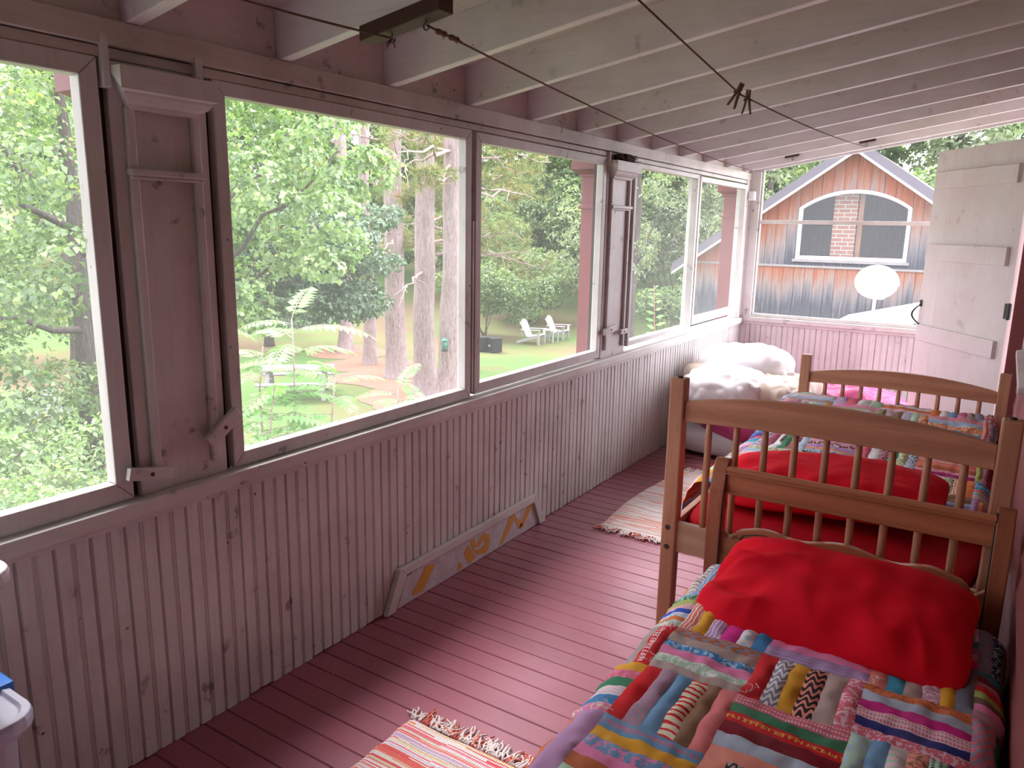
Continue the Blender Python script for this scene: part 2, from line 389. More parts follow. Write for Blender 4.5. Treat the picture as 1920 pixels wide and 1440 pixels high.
# sloping grey window sill and casing on the house wall
b = MB(); b.hexa([(RX-.035,3.55,.985),(RX+.05,3.55,.985),(RX+.05,4.75,.985),(RX-.035,4.75,.985),(RX-.035,3.55,1.01),(RX+.05,3.55,1.03),(RX+.05,4.75,1.03),(RX-.035,4.75,1.01)])
b.box(RX-.012,RX+.03,3.60,3.69,1.03,2.1); b.box(RX-.012,RX+.03,4.61,4.70,1.03,2.1); b.box(RX-.012,RX+.03,3.60,4.70,2.1,2.19)
tag(b.build('trim_5', M['trim'], bevel=.003), kind='structure')

# ------------------------------------------------------------------ screened windows on the left
def rail_frame(y0, y1, z0, z1, w, x0, x1, wb=None):
    wb = wb or w; b = MB()
    def mit(pts): b.add(pts, [(0,3,2,1),(4,5,6,7),(0,1,5,4),(1,2,6,5),(2,3,7,6),(3,0,4,7)])
    def q(p): return [(x0,)+p[i] for i in range(4)] + [(x1,)+p[i] for i in range(4)]
    e = .0008
    mit(q([(y0,z0),(y1,z0),(y1-w,z0+wb),(y0+w,z0+wb)])); mit(q([(y0+w,z1-w),(y1-w,z1-w),(y1,z1),(y0,z1)]))
    mit(q([(y0,z0+e),(y0+w,z0+wb+e),(y0+w,z1-w-e),(y0,z1-e)])); mit(q([(y1-w,z0+wb+e),(y1,z0+e),(y1,z1-e),(y1-w,z1-w-e)]))
    return b
WINS = [(-.40,1.145,.822,2.003,.05,'screen'),(1.483,2.772,.822,2.003,.042,'screen'),(2.803,4.102,.830,2.000,.044,'screen'),(4.492,5.655,.850,2.000,.030,'screen2'),(5.685,6.895,.872,1.992,.038,'screen2')]
for i, (a, c, z0, z1, w, sm) in enumerate(WINS):
    r = empty('window_%d' % (i+1), (WX, (a+c)/2, z0), kind='structure')
    o = rail_frame(a, c, z0, z1, w, WX-.048, WX-.004 if i < 3 else WX+.002, wb=w+(.005 if i != 4 else .02)).build('window_frame', M['trimz'], bevel=.003); o.parent = r; o.location = (-WX, -(a+c)/2, -z0)
    b = MB(); b.grid(lambda u, v: (WX-.040, a+w*.5+u*(c-a-w), z0+w*.5+v*(z1-z0-w)), 1, 1)
    o = b.build('screen', M[sm], r); o.location = (-WX, -(a+c)/2, -z0)
# stop strips and gaps between the frames
b = MB(); b.box(WX-.08, WX-.03, 2.772, 2.803, .82, 2.0); b.box(WX-.03, WX-.006, 2.786, 2.798, .84, 1.62)
tag(b.build('trim_6', M['trimz'], bevel=.002), kind='structure')
b = MB(); b.box(WX-.08, WX-.004, 5.655, 5.685, .85, 2.0); tag(b.build('trim_7', M['trimz'], bevel=.002), kind='structure')
b = MB()
for ya, yb in ((1.145,1.172),(1.462,1.483),(4.102,4.128),(4.472,4.492)): b.box(WX-.085, WX-.035, ya-.004, yb+.004, .818, 2.004)
tag(b.build('trim_10', M['dark']), kind='structure')  # added backing: blocks light leaks, its dark colour stands in for shade in the gaps
# far end: corner post, mid rail, far screens
b = MB(); b.box(WX-.05, WX+.092, Y1-.012, Y1+.09, .818, rz(WX)+.01); b.box(WX-.09, WX-.0, 6.90, Y1+.09, .818, 2.04); b.box(WX+.092, WX+.108, Y1+.012, Y1+.05, .85, rz(WX)+.02)
tag(b.build('trim_8', M['trimz'], bevel=.004), kind='structure')
b = MB(); b.box(WX+.09, RX, Y1+.02, Y1+.055, 1.662, 1.695); tag(b.build('trim_9', M['trim'], bevel=.003), kind='structure')
r = empty('window_6', (-1, Y1, .83), kind='structure')
b = MB(); b.add([(WX+.1,Y1+.045,.85),(RX,Y1+.045,.85),(RX,Y1+.045,1.67),(WX+.1,Y1+.045,1.67)], [(0,1,2,3)])
b.add([(WX+.1,Y1+.045,1.69),(RX,Y1+.045,1.69),(RX,Y1+.045,rz(RX)),(WX+.1,Y1+.045,rz(WX+.1))], [(0,1,2,3)])
o = b.build('screen', M['screen3'], r); o.location = (1, -Y1, -.83)

# ------------------------------------------------------------------ pilasters, turn buttons, porch posts
def pilaster(y0, y1, label):
    r = empty('pilaster', (WX, (y0+y1)/2, .818), label, 'pilaster'); w = y1-y0
    L = lambda b, n, m, bv=.003: (lambda o: setattr(o, 'location', (-WX, -(y0+y1)/2, -.818)))(b.build(n, m, r, bevel=bv))
    b = MB(); b.box(WX-.09, WX-.012, y0, y1, .818, 2.004); L(b, 'board', M['trimz'])
    for ya in (y0+.035, y1-.06):
        b = MB(); b.box(WX-.012, WX+.006, ya, ya+.025, .865, 1.89); L(b, 'moulding_strip', M['trimz'], .005)
    b = MB(); b.box(WX-.012, WX+.018, y0+.032, y1-.032, 1.715, 1.733); b.box(WX-.012, WX+.010, y0+.036, y1-.036, 1.706, 1.715); L(b, 'collar', M['trimz'])
    b = MB(); P = [(-.012,1.885),(.010,1.885),(.014,1.897),(.030,1.905),(.038,1.918),(.040,1.925),(.052,1.928),(.052,1.985),(-.012,1.985)]
    ext = [.045,.045,.035,.022,.012,.012,.0,.0,.0]
    n = len(P); vs = []
    for (px, pz), e in zip(P, ext): vs.append((WX+px, y0+e, pz))
    for (px, pz), e in zip(P, ext): vs.append((WX+px, y1-e, pz))
    b.add(vs, [tuple(range(n)), tuple(range(2*n-1, n-1, -1))] + [(i, n+i, n+(i+1)%n, (i+1)%n) for i in range(n)]); L(b, 'capital', M['trim'], .0015)
    return r
pilaster(1.172, 1.462, 'broad panelled pilaster with moulded capital between the two nearest screens')
pilaster(4.128, 4.472, 'panelled pilaster with a dark nest on its capital')
for nm, ya, yb, za, zb in (('a',1.152,1.172,1.93,2.06),('b',1.42,1.445,1.985,2.05),('c',4.105,4.125,1.955,2.03)):
    b = MB(); b.box(WX-.02, WX+.01, ya, yb, za, zb)
    o = b.build('cleat', M['trimz'], bevel=.003)
    tag(o, {'a':'short upright cleat left of the nearest pilaster capital','b':'small cleat standing on the right end of the nearest capital','c':'small cleat beside the dark nest under the beam'}[nm], 'cleat')
def turn_button(y, z, ln, ang, label, w=.036, th=.02):
    b = MB(); b.box(0, th, -ln/2, ln/2, -w/2, w/2); o = b.build('turn_button', M['trim'], bevel=.003); o.location = (WX+.007, y, z); o.rotation_euler = (ang, 0, 0)
    s = MB(); s.tube([(th-.001,0,0),(th+.003,0,0)], .006, 10); s.build('screw', M['iron'], o); tag(o, label, 'turn button'); return o
turn_button(1.185, .888, .135, -.22, 'nearly level wooden turn button at the lower left of the nearest pilaster')
turn_button(1.436, .972, .135, .62, 'steeply slanted wooden turn button by the second screen corner', w=.042)
turn_button(4.19, .992, .16, .1, 'wooden turn button on the left edge of the far pilaster', w=.04)
turn_button(4.385, .962, .10, .0, 'short dark wooden turn button on the right edge of the far pilaster', w=.03)
# nest
b = MB(); rn = random.Random(3)
def nestf(u, v):
    a = 2*PI*u; t = PI*v; p = Vector((.035*math.sin(t)*math.cos(a), .135*math.sin(t)*math.sin(a), .027*math.cos(t)))
    k = 1 + .35*nz(p, 22, 5); return (WX+.022+p.x*k, 4.285+p.y*k, 2.006+p.z*k*.9)
b.grid(nestf, 20, 12, True)
for i in range(46):
    p = Vector((WX+.02+rn.uniform(-.01,.03), 4.285+rn.uniform(-.14,.14), 1.995+rn.uniform(-.01,.03))); d = Vector((rn.uniform(-.3,.6), rn.uniform(-1,1), rn.uniform(-.5,.4)))*.035
    b.tube([p-d, p, p+d+Vector((0,0,rn.uniform(-.01,.01)))], .0014, 4)
tag(b.build('bird_nest', M['nest']), 'dark ragged bird nest on top of the far pilaster capital', 'nest')
# red porch posts outside the screens
def porch_post(y, label, x=-2.165, w=.13):
    r = empty('porch_post', (x, y, -2.9), label, 'post')
    def P(b, n, bv=.004):
        o = b.build(n, M['redpost'], r, bevel=bv); o.location = (-x, -y, 2.9)
    h = w/2
    b = MB(); b.box(x-h, x+h, y-h, y+h, -2.9, 2.02); P(b, 'shaft')
    b = MB(); b.box(x-h-.012, x+h+.012, y-h-.012, y+h+.012, 1.71, 1.735); P(b, 'collar')
    b = MB(); b.box(x-h-.015, x+h+.015, y-h-.015, y+h+.015, 1.90, 1.915); b.box(x-h-.045, x+h+.045, y-h-.06, y+h+.05, 1.94, 2.03)
    vs = []
    for z, e in ((1.915,.015),(1.925,.025),(1.94,.05)): vs += [(x-h-e*.8,y-h-e,z),(x+h+e*.8,y-h-e,z),(x+h+e*.8,y+h+e,z),(x-h-e*.8,y+h+e,z)]
    b.add(vs, [(k*4+i, k*4+(i+1)%4, k*4+4+(i+1)%4, k*4+4+i) for k in range(2) for i in range(4)]); P(b, 'capital', .002)
porch_post(1.30, 'red porch post behind the nearest pilaster, only its capital edge showing')
porch_post(4.29, 'red porch post outside the third screen, tall and sunlit')
porch_post(7.05, 'red porch post at the far corner in front of the plank house')
# junction box on the corner post
r = empty('junction_box', (-1.975, 6.98, 1.9), 'small white electrical box with conduit high on the far corner post', 'electrical box')
b = MB(); b.box(-.035,.035,-.045,.012,-.04,.04); b.build('box_body', M['whitemetal'], r, bevel=.006); b = MB(); b.box(-.02,.024,-.052,-.044,-.024,.024); b.build('cover', M['whiteplastic'], r, bevel=.003)
b = MB(); b.tube([(-.02,0,-.04),(-.02,0,-.3),(-.022,0,-1.05)], .005, 6); b.build('conduit', M['whiteplastic'], r)
# patch board on the left wall
X = WX+.004
r = empty('patch_board', (X,2.8,0), 'low patched board with torn foil and orange lettering, nailed along the wall foot', 'board')
def PB(b, n, m, bv=0): 
    o = b.build(n, m, r, bevel=bv); o.location = (-X,-2.8,0)
b = MB()
b.prism([(X,2.150,.002),(X,2.238,.178),(X,2.282,.142),(X,2.205,.002)], (.024,0,0)); b.prism([(X,2.238,.178),(X,3.34,.186),(X,3.322,.146),(X,2.282,.142)], (.024,0,0)); b.prism([(X,3.34,.186),(X,3.455,.002),(X,3.39,.002),(X,3.322,.146)], (.024,0,0))
PB(b, 'wood_border', M['trim'], .003)
b = MB(); b.prism([(X,2.205,.003),(X,2.282,.142),(X,3.322,.146),(X,3.39,.003)], (.012,0,0)); PB(b, 'foil_sheet', M['foil'])
polys = [[(2.324,.023),(2.354,.02),(2.393,.017),(2.482,.106),(2.47,.118),(2.414,.126),(2.328,.036)],[(2.651,.01),(2.685,.012),(2.68,.045),(2.655,.049)],[(2.70,.08),(2.732,.018),(2.755,.015),(2.799,.029),(2.762,.072),(2.731,.108)],
 [(2.75,.126),(2.789,.127),(2.798,.079),(2.778,.066),(2.77,.079)],[(2.798,.079),(2.826,.109),(2.866,.125),(2.871,.100),(2.851,.085),(2.822,.07)],[(2.866,.125),(2.904,.109),(2.918,.076),(2.875,.086),(2.871,.1)],[(2.918,.076),(2.906,.03),(2.877,.017),(2.872,.062),(2.875,.086)],[(2.877,.017),(2.815,.033),(2.778,.066),(2.835,.055),(2.872,.062)],
 [(3.001,.012),(3.032,.012),(3.095,.06),(3.147,.124),(3.146,.14),(3.109,.141),(3.083,.118)],[(3.147,.124),(3.15,.095),(3.188,.04),(3.224,.05),(3.196,.085),(3.167,.106)],[(3.188,.04),(3.226,.030),(3.254,.067),(3.224,.08)],[(3.224,.08),(3.254,.067),(3.292,.098),(3.32,.144),(3.28,.148),(3.261,.13)]]
for grp in (polys[:1], polys[1:2], polys[2:3], polys[3:8], polys[8:]):
    b = MB()
    for p in grp: b.prism([(X+.012,y_,z_) for y_, z_ in p], (.0012,0,0))
    PB(b, 'letter_stroke', M['orangeprint'])
b = MB()
for k in range(26):
    y_ = 2.262+.008*k; z_ = .128 + .0006*k + rnd.uniform(-.004,.004); b.prism([(X+.012,y_,z_),(X+.012,y_+.012,z_+.003),(X+.012,y_+.009,z_+.014),(X+.012,y_-.001,z_+.012)], (.002,0,0))
for k in range(14):
    z_ = .005+.009*k; y_ = 2.212+.0045*k; b.prism([(X+.012,y_,z_),(X+.012,y_+.02,z_+.002),(X+.012,y_+.016,z_+.011),(X+.012,y_+.002,z_+.010)], (.002,0,0))
PB(b, 'torn_edge', M['tornedge'])

# ------------------------------------------------------------------ door
A = Vector((-.475, 6.00, 0)); Bh = Vector((.045, 5.27, 0)); dv = (A-Bh).normalized(); nv = Vector((-dv.y, dv.x, 0)); 
if nv.y > 0: nv = -nv
# nv points to the camera side
DW = (A-Bh).length
r = empty('door_1', Bh, kind='structure')
def dpt(s, t, z): return tuple(dv*s + nv*t + Vector((0,0,z)))
def dbox(b, s0, s1, t0, t1, z0, z1): b.hexa([dpt(s0,t0,z0),dpt(s1,t0,z0),dpt(s1,t1,z0),dpt(s0,t1,z0),dpt(s0,t0,z1),dpt(s1,t0,z1),dpt(s1,t1,z1),dpt(s0,t1,z1)])
b = MB(); n = 5
for k in range(n): dbox(b, DW*k/n, DW*(k+1)/n-.0004, -.036, rnd.uniform(-.0006,0), .02, 2.14)
b.build('door_leaf', M['door'], r)
for z in (1.895, 1.425, .875):
    b = MB(); dbox(b, .06, DW-.035, .0005, .024, z, z+.108); b.build('batten', M['door'], r, bevel=.003)
b = MB(); pts = [dpt(DW-.02, .004+.055*math.sin(PI*k/10), .985+.135*k/10) for k in range(11)]; b.tube(pts, [.004+.003*math.sin(PI*k/10) for k in range(11)], 8)
dbox(b, DW-.034, DW-.006, 0, .005, 1.105, 1.15); dbox(b, DW-.03, DW-.01, 0, .005, .965, .99); b.build('door_handle', M['iron'], r, bevel=.001)
for z in (.45, 1.12):
    b = MB(); dbox(b, -.012, .035, -.006, .004, z, z+.09); b.tube([dpt(-.006,.004,z-.004),dpt(-.006,.004,z+.094)], .008, 8); b.build('hinge', M['iron'], r)

# ------------------------------------------------------------------ clothes lines
def sag(a, c, s, n=16):
    a = Vector(a); c = Vector(c); return [a.lerp(c, k/n) - Vector((0,0,s*4*(k/n)*(1-k/n))) for k in range(n+1)]
def line_block(x0, x1, y0, y1, dz, hooks, label, group=None, up=.0):
    cx, cy = (x0+x1)/2, (y0+y1)/2; zc = rz(cx)
    r = empty('line_block', (cx, cy, zc), label, 'hook block')
    b = MB(); z = lambda x: rz(x)-zc
    b.hexa([(x0-cx,y0-cy,z(x0)-dz+up),(x1-cx,y0-cy,z(x1)-dz+up),(x1-cx,y1-cy,z(x1)-dz+up),(x0-cx,y1-cy,z(x0)-dz+up),(x0-cx,y0-cy,z(x0)+up),(x1-cx,y0-cy,z(x1)+up),(x1-cx,y1-cy,z(x1)+up),(x0-cx,y1-cy,z(x0)+up)])
    b.build('block', M['brownwood'], r, bevel=.003)
    for hx in hooks:
        h = MB(); zz = z(hx)-dz+up; pts = [(hx-cx,0,zz+.01)] + [(hx-cx+.010*math.sin(a), 0, zz-.016-.010*math.cos(a+PI)*-1) for a in [PI+.0+.55*k for k in range(10)]]
        h.tube(pts, .0022, 6); h.build('screw_eye', M['iron'], r)
    return r
line_block(-1.655, -1.36, 1.728, 1.79, .042, (-1.555, -1.43), 'large dark block with two screw eyes nailed under the near rafter')
line_block(-1.665, -1.555, 6.745, 6.778, .035, (-1.60,), 'small dark hook block on the last rafter, left one', up=.075)
line_block(-1.10, -.985, 6.745, 6.778, .035, (-1.045,), 'small dark hook block on the last rafter, above the house gable', up=.075)
b = MB(); h1 = (-1.555,1.76,rz(-1.555)-.055); h2 = (-1.43,1.76,rz(-1.43)-.055)
b.tube(sag((-1.62,.25,rz(-1.62)-.03), h1, .02), .0032, 6)
for k in range(5): b.tube([h1, (h1[0]+rnd.uniform(-.012,.012), h1[1]+rnd.uniform(-.03,.03), h1[2]-rnd.uniform(.01,.05))], .0016, 5)
tag(b.build('clothesline', M['rope'], smooth=True), 'twine line from the near left corner tied to the large dark block', 'clothesline')
b = MB(); e1 = (-1.93,6.77,2.105); pts = sag(h2, e1, .042, 30); b.tube(pts, .0032, 6)
for t_ in (.035,.05,.075,.09):
    p = Vector(h2).lerp(Vector(e1), t_*.35) - Vector((0,0,.003)); b.tube([p-Vector((0,.014,0)), p-Vector((0,.006,0)), p+Vector((0,.006,0)), p+Vector((0,.014,0))], [.003,.0085,.0085,.003], 7)
for k in range(14):
    p = Vector(h2).lerp(Vector(e1), rnd.uniform(.008,.035)); d = Vector((rnd.uniform(-1,1), rnd.uniform(-1,1), rnd.uniform(-1,.5)))*.014; b.tube([p, p+d], .0012, 4)
tag(b.build('clothesline', M['rope'], smooth=True), 'long knotted twine line from the large dark block to the far wall corner', 'clothesline')
b = MB(); e2 = Vector((-1.045,6.74,rz(-1.045)+.005)); s2 = Vector((-.844,.76,2.285)); pv = Vector((-.92,3.0,2.10))
L2 = sag(s2, pv, .008, 16) + sag(pv, e2, .02, 20)[1:]; b.tube(L2, .0030, 6)
tag(b.build('clothesline', M['rope'], smooth=True), 'twine line holding two clothespins', 'clothesline')
def clothespin(p, tilt, label):
    r = empty('clothespin', p, label, 'clothespin', 'clothespins on the line'); r.rotation_euler = tilt
    for s_ in (-1, 1):
        q = []
        for z, xo, w in ((.030,.0052,.0036),(.0,.0050,.0042),(-.03,.0095,.0036),(-.062,.0165,.0028)):
            q.append((s_*xo, w, z))
        b = MB(); vs = []
        for xo, w, z in q: vs += [(xo-w,-.005,z),(xo+w,-.005,z),(xo+w,.005,z),(xo-w,.005,z)]
        b.add(vs, [(3,2,1,0),(12,13,14,15)] + [(k*4+i,k*4+(i+1)%4,k*4+4+(i+1)%4,k*4+4+i) for k in range(3) for i in range(4)]); b.build('prong', M['rawwood'], r)
    b = MB(); b.tube([(-.012,-.006,-.008),(-.012,.006,-.008)], .0035, 8); b.tube([(.012,-.006,-.008),(.012,.006,-.008)], .0035, 8); b.tube([(-.012,.006,-.008),(0,.0065,-.003),(.012,.006,-.008)], .0012, 5); b.build('spring', M['iron'], r)
clothespin((-.919,2.96,2.108), (.15,.38,.9), 'tilted wooden clothespin on the twine line, the left one of two')
clothespin((-.924,3.10,2.104), (-.1,.05,.5), 'upright wooden clothespin on the twine line, the right one of two')
# ================================================================== BEDS
def arc_rail(x0, x1, yc, th, zb, z_end, z_mid, n=24):
    b = MB(); vs = []
    for k in range(n+1):
        u = k/n; x = x0+(x1-x0)*u; zt = z_end + (z_mid-z_end)*math.sin(PI*u)**.8; zbb = zb + .012*math.sin(PI*u)
        vs += [(x,yc-th/2,zbb),(x,yc+th/2,zbb),(x,yc+th/2,zt),(x,yc-th/2,zt)]
    fs = [(0,1,2,3), tuple(4*n+i for i in (3,2,1,0))]
    for k in range(n):
        for i in range(4): fs.append((k*4+i, k*4+4+i, k*4+4+(i+1)%4, k*4+(i+1)%4))
    return b.add(vs, fs)
# --- spindle bed (unstacked bunk) -------------------------------------------------
BX, BY = -.42, 3.5
bed = empty('spindle_bed', (BX,BY,0), 'honey maple spindle bed with arched rails at both ends, farther of the two beds', 'bed')
def BP(b, n, m, bv=.004, lab=None):
    o = b.build(n, m, bed, bevel=bv); o.location = (-BX,-BY,0)
    if lab: o['label'] = lab
    return o
def bed_end(y, ztop, zarc, zends, zmid, x0=-.905, x1=.072, low=(.455,.568)):
    for x in (x0, x1):
        b = MB(); h = .027; b.box(x-h, x+h, y-h, y+h, 0, ztop); o = BP(b, 'post', M['maplez'], .006)
        for z in (.548, .474): MB().tube([(x-.002,y-h-.0015,z),(x-.002,y-h+.002,z)], .0095, 12).build('bolt', M['iron'], o)
        if ztop > 1: 
            b = MB(); b.tube([(x,y,ztop-.001),(x,y,ztop+.006)], .009, 10); b.build('peg_hole', M['dark'], o)
    BP(arc_rail(x0+.027, x1-.027, y, .026, zarc, zends, zmid), 'arched_rail', M['maple'], .004)
    b = MB(); b.box(x0+.026, x1-.026, y-.012, y+.012, low[0], low[1]); BP(b, 'lower_rail', M['pinepale'], .003)
    for k in range(9):
        x = x0+.115 + k*(x1-x0-.215)/8; b = MB(); zm = (low[1]+zarc)/2
        b.tube([(x,y,low[1]-.004),(x,y,low[1]+.06),(x,y,zm),(x,y,zarc-.04),(x,y,zarc+.014)], [.0105,.0115,.0125,.0115,.0105], 12); o = b.build('spindle', M['maplez'], bed, smooth=True); o.location = (-BX,-BY,0)
bed_end(2.50, 1.094, .942, 1.014, 1.062)
bed_end(4.58, .905, .745, .806, .856, low=(.36,.46))
for x in (-.895, .062):
    b = MB(); b.box(x-.012, x+.012, 2.527, 4.553, .45, .57 if x < 0 else .55); BP(b, 'side_rail', M['mapley'], .003)
for k in range(9):
    b = MB(); yy = 2.68+.22*k; b.box(-.883, .05, yy, yy+.06, .455, .472); BP(b, 'bed_slat', M['pinepale'], 0)

# --- cushions and bedding ---------------------------------------------------------
def spow(c, e): return math.copysign(abs(c)**e, c)
def slab(x0, x1, y0, y1, z0, z1, r, wr=.004, fr=6, seed=0, nu=64, nv=24):
    """rounded mattress-like solid"""
    cx, cy, cz = (x0+x1)/2, (y0+y1)/2, (z0+z1)/2; ax, ay, az = (x1-x0)/2, (y1-y0)/2, (z1-z0)/2
    def f(u, v):
        a = 2*PI*u; t = -PI/2 + PI*v; c, s_ = spow(math.cos(t), .35), spow(math.sin(t), .35)
        p = Vector((ax*c*spow(math.cos(a), .22), ay*c*spow(math.sin(a), .22), az*s_)); q = p + Vector((cx,cy,cz))
        n = Vector((p.x/ax**2, p.y/ay**2, p.z/az**2)).normalized() if p.length else Vector((0,0,1))
        return tuple(q + n*wr*nz(q, fr, seed))
    return MB().grid(f, nu, nv, True)
o = slab(-.925, .055, 2.545, 4.53, .472, .578, .05, .008, 7, 2, 96, 24).build('mattress', M['redsheet'], smooth=True)
tag(o, 'mattress in a crimson sheet inside the spindle bed, seen between its spindles', 'mattress')

def pillow(cx, cy, cz, ax, ay, az, mat, label, rz_=0, tilt=0, seed=0, gather=0, tx=0, low=.55, dent=0):
    """two stuffed faces meeting at a thin seam; corners stay pointed, one end gathered into folds"""
    def face(sg):
        def f(u, v):
            X = math.sin((u-.5)*PI); Y = math.sin((v-.5)*PI)
            h = ((1-abs(X)**2.6)*(1-abs(Y)**2.4))**.58
            px = ax*X*(1-.05*(1-Y*Y)*abs(X)-.07*abs(Y)**5); py = ay*Y*(1-.05*(1-X*X)*abs(Y)-.17*abs(X)**7)
            q = (px, py, 0); w = .012*nz(q, 4.5, seed) + .008*nz(q, 9, seed+3) + .004*nz(q, 20, seed+8)
            if gather:
                g = max(0, (-X-.25)/.75); k = nz((px*2.2, py*9, 0), 1.9, seed+7); ridge = 1-abs(2*k)
                w += gather*g*(.042*(ridge-.55) + .026*math.sin(py*40+5*nz((px*3, py*3, 0), 1, seed)))*(1.25-.6*(Y > .2))
            g2 = max(0, (Y*-1-.1)); k = nz((px*6, py*2.5, 1), 1.6, seed+17); w += .016*g2*(.5-abs(2*k))
            if dent: w -= dent*math.exp(-((X+.05)**2*3+(Y+.1)**2*4))
            z = sg*az*h*(1 if sg > 0 else low) + w*min(1, h*1.6)*(1 if sg > 0 else .3) + .012*nz((px, py, 3), 6, seed+1)*(1-h)
            return (px, py, z)
        return f
    b = MB(); b.grid(face(1), 110, 72); n = len(b.v); b.grid(face(-1), 60, 40)
    b.f = [t if min(t) < n else t[::-1] for t in b.f]
    o = b.build('pillow', mat, smooth=True); o.location = (cx,cy,cz); o.rotation_euler = (tilt, tx, rz_)
    return tag(o, label, 'pillow')
pillow(-.285, 2.115, .592, .352, .245, .098, M['redcloth'], 'crimson pillow on the near quilt against the reddish headboard', rz_=-.03, tilt=.15, seed=4, gather=1.0, tx=-.03)
pillow(-.46, 2.93, .655, .41, .235, .10, M['redcloth'], 'crimson pillow behind the spindles at the head of the farther bed', rz_=.03, tilt=.12, seed=12, gather=.4, tx=-.06)

# ------------------------------------------------------------------ patchwork quilts
def m_quilt(name, k=1.0):
    t = NT(name)
    a = t.n('ShaderNodeAttribute', attribute_name='col_a').outputs[0]; c2 = t.n('ShaderNodeAttribute', attribute_name='col_b').outputs[0]
    pat = t.n('ShaderNodeAttribute', attribute_name='pat').outputs['Fac']
    uv = t.n('ShaderNodeAttribute', attribute_name='puv').outputs['Vector']
    sp = t.n('ShaderNodeSeparateXYZ', inp={0: uv}); U, V = sp.outputs[0], sp.outputs[1]   # U along the strip, V across, metres
    wob = t.math('MULTIPLY', t.math('SUBTRACT', t.noise(uv, 40, 2), .5), .012)
    def stripes(x, per, duty): return t.math('LESS_THAN', t.math('FRACT', t.math('DIVIDE', t.math('ADD', x, wob), per)), duty)
    masks = {1: stripes(V, .0105, .32), 2: stripes(U, .021, .38)}
    def cell(x, per): return t.math('ABSOLUTE', t.math('SUBTRACT', t.math('FRACT', t.math('DIVIDE', x, per)), .5))
    d = t.math('SQRT', t.math('ADD', t.math('POWER', t.math('MULTIPLY', cell(U, .03), .03), 2.), t.math('POWER', t.math('MULTIPLY', t.math('ABSOLUTE', t.math('SUBTRACT', V, .019)), 1.), 2.)))
    masks[3] = t.math('LESS_THAN', d, .0085)
    masks[4] = t.math('GREATER_THAN', t.math('MULTIPLY', t.math('SINE', t.math('MULTIPLY', U, 1500.)), t.math('SINE', t.math('MULTIPLY', V, 1500.))), .05)
    masks[5] = t.math('GREATER_THAN', t.noise(uv, 85, 3, .6), .53)
    masks[6] = t.math('MULTIPLY', t.math('LESS_THAN', cell(V, .0125), .22), t.math('LESS_THAN', cell(U, .007), .3))
    # ornament band: broken strokes along the middle, like a woven ribbon
    band = t.math('LESS_THAN', t.math('ABSOLUTE', t.math('SUBTRACT', V, .018)), .0075)
    strokes = t.math('MAXIMUM', t.math('LESS_THAN', cell(U, .013), .14), t.math('MULTIPLY', t.math('LESS_THAN', cell(V, .007), .2), t.math('GREATER_THAN', t.noise(uv, 60, 0), .5)))
    masks[7] = t.math('MULTIPLY', band, strokes)
    masks[8] = t.math('GREATER_THAN', t.math('SINE', t.math('ADD', t.math('MULTIPLY', U, 210.), t.math('MULTIPLY', t.math('SINE', t.math('MULTIPLY', V, 300.)), 2.2))), .1)
    m = None
    for i, mk in masks.items():
        e = t.math('MULTIPLY', t.n('ShaderNodeMath', operation='COMPARE', inp={0: pat, 1: float(i), 2: .3}).outputs[0], mk)
        m = e if m is None else t.math('ADD', m, e, clamp=True)
    c = t.mix(m, a, c2)
    co = t.coord(); n = t.noise(co, 420, 2); n1 = t.noise(co, 9, 3)
    c = t.mix(t.rng(n, .35, .7, 0, .12), c, (.16,.12,.13)); c = t.mix(t.rng(n1, .4, .8, 0, .05), c, (.75,.72,.70))
    t.bsdf(c, .9, n, .2, .001, .08); return t.m
M['quilt'] = m_quilt('patchwork cotton')
PAL = dict(
 red=(.52,.02,.025), coral=(.62,.16,.10), salmon=(.66,.24,.18), orange=(.58,.17,.06), rust=(.40,.12,.05), mustard=(.58,.30,.03), yellow=(.64,.38,.07), lime=(.33,.40,.12), mint=(.35,.52,.38),
 green=(.05,.19,.10), teal=(.04,.22,.26), turq=(.05,.30,.44), blue=(.05,.20,.40), dusty=(.13,.27,.42), navy=(.025,.03,.15), royal=(.03,.08,.42), lilac=(.42,.26,.50), mauve=(.40,.22,.28), magenta=(.50,.02,.21), pink=(.66,.20,.36),
 pale=(.68,.45,.50), white=(.72,.70,.72), cream=(.66,.57,.42), taupe=(.36,.28,.25), brown=(.22,.13,.075), slate=(.22,.23,.30), black=(.02,.02,.025), maroon=(.17,.012,.02), rose=(.56,.13,.17), sky=(.34,.48,.62))
PAL = {k_: tuple(min(.82, c_*1.3) for c_ in v_) for k_, v_ in PAL.items()}
RB = random.Random(11)
def rstrips(n=6):
    ks = list(PAL); out = []
    for _ in range(n):
        a = RB.choice(ks); c = RB.choice(ks) if RB.random() < .6 else 'white'; out.append((a, c, RB.choice((0,0,0,1,2,4,5,6,8))))
    return out
def S(txt):
    out = []
    for w in txt.split():
        q = w.split(':'); out.append((q[0], q[1] if len(q) > 1 else 'white', int(q[2]) if len(q) > 2 else 0))
    return out
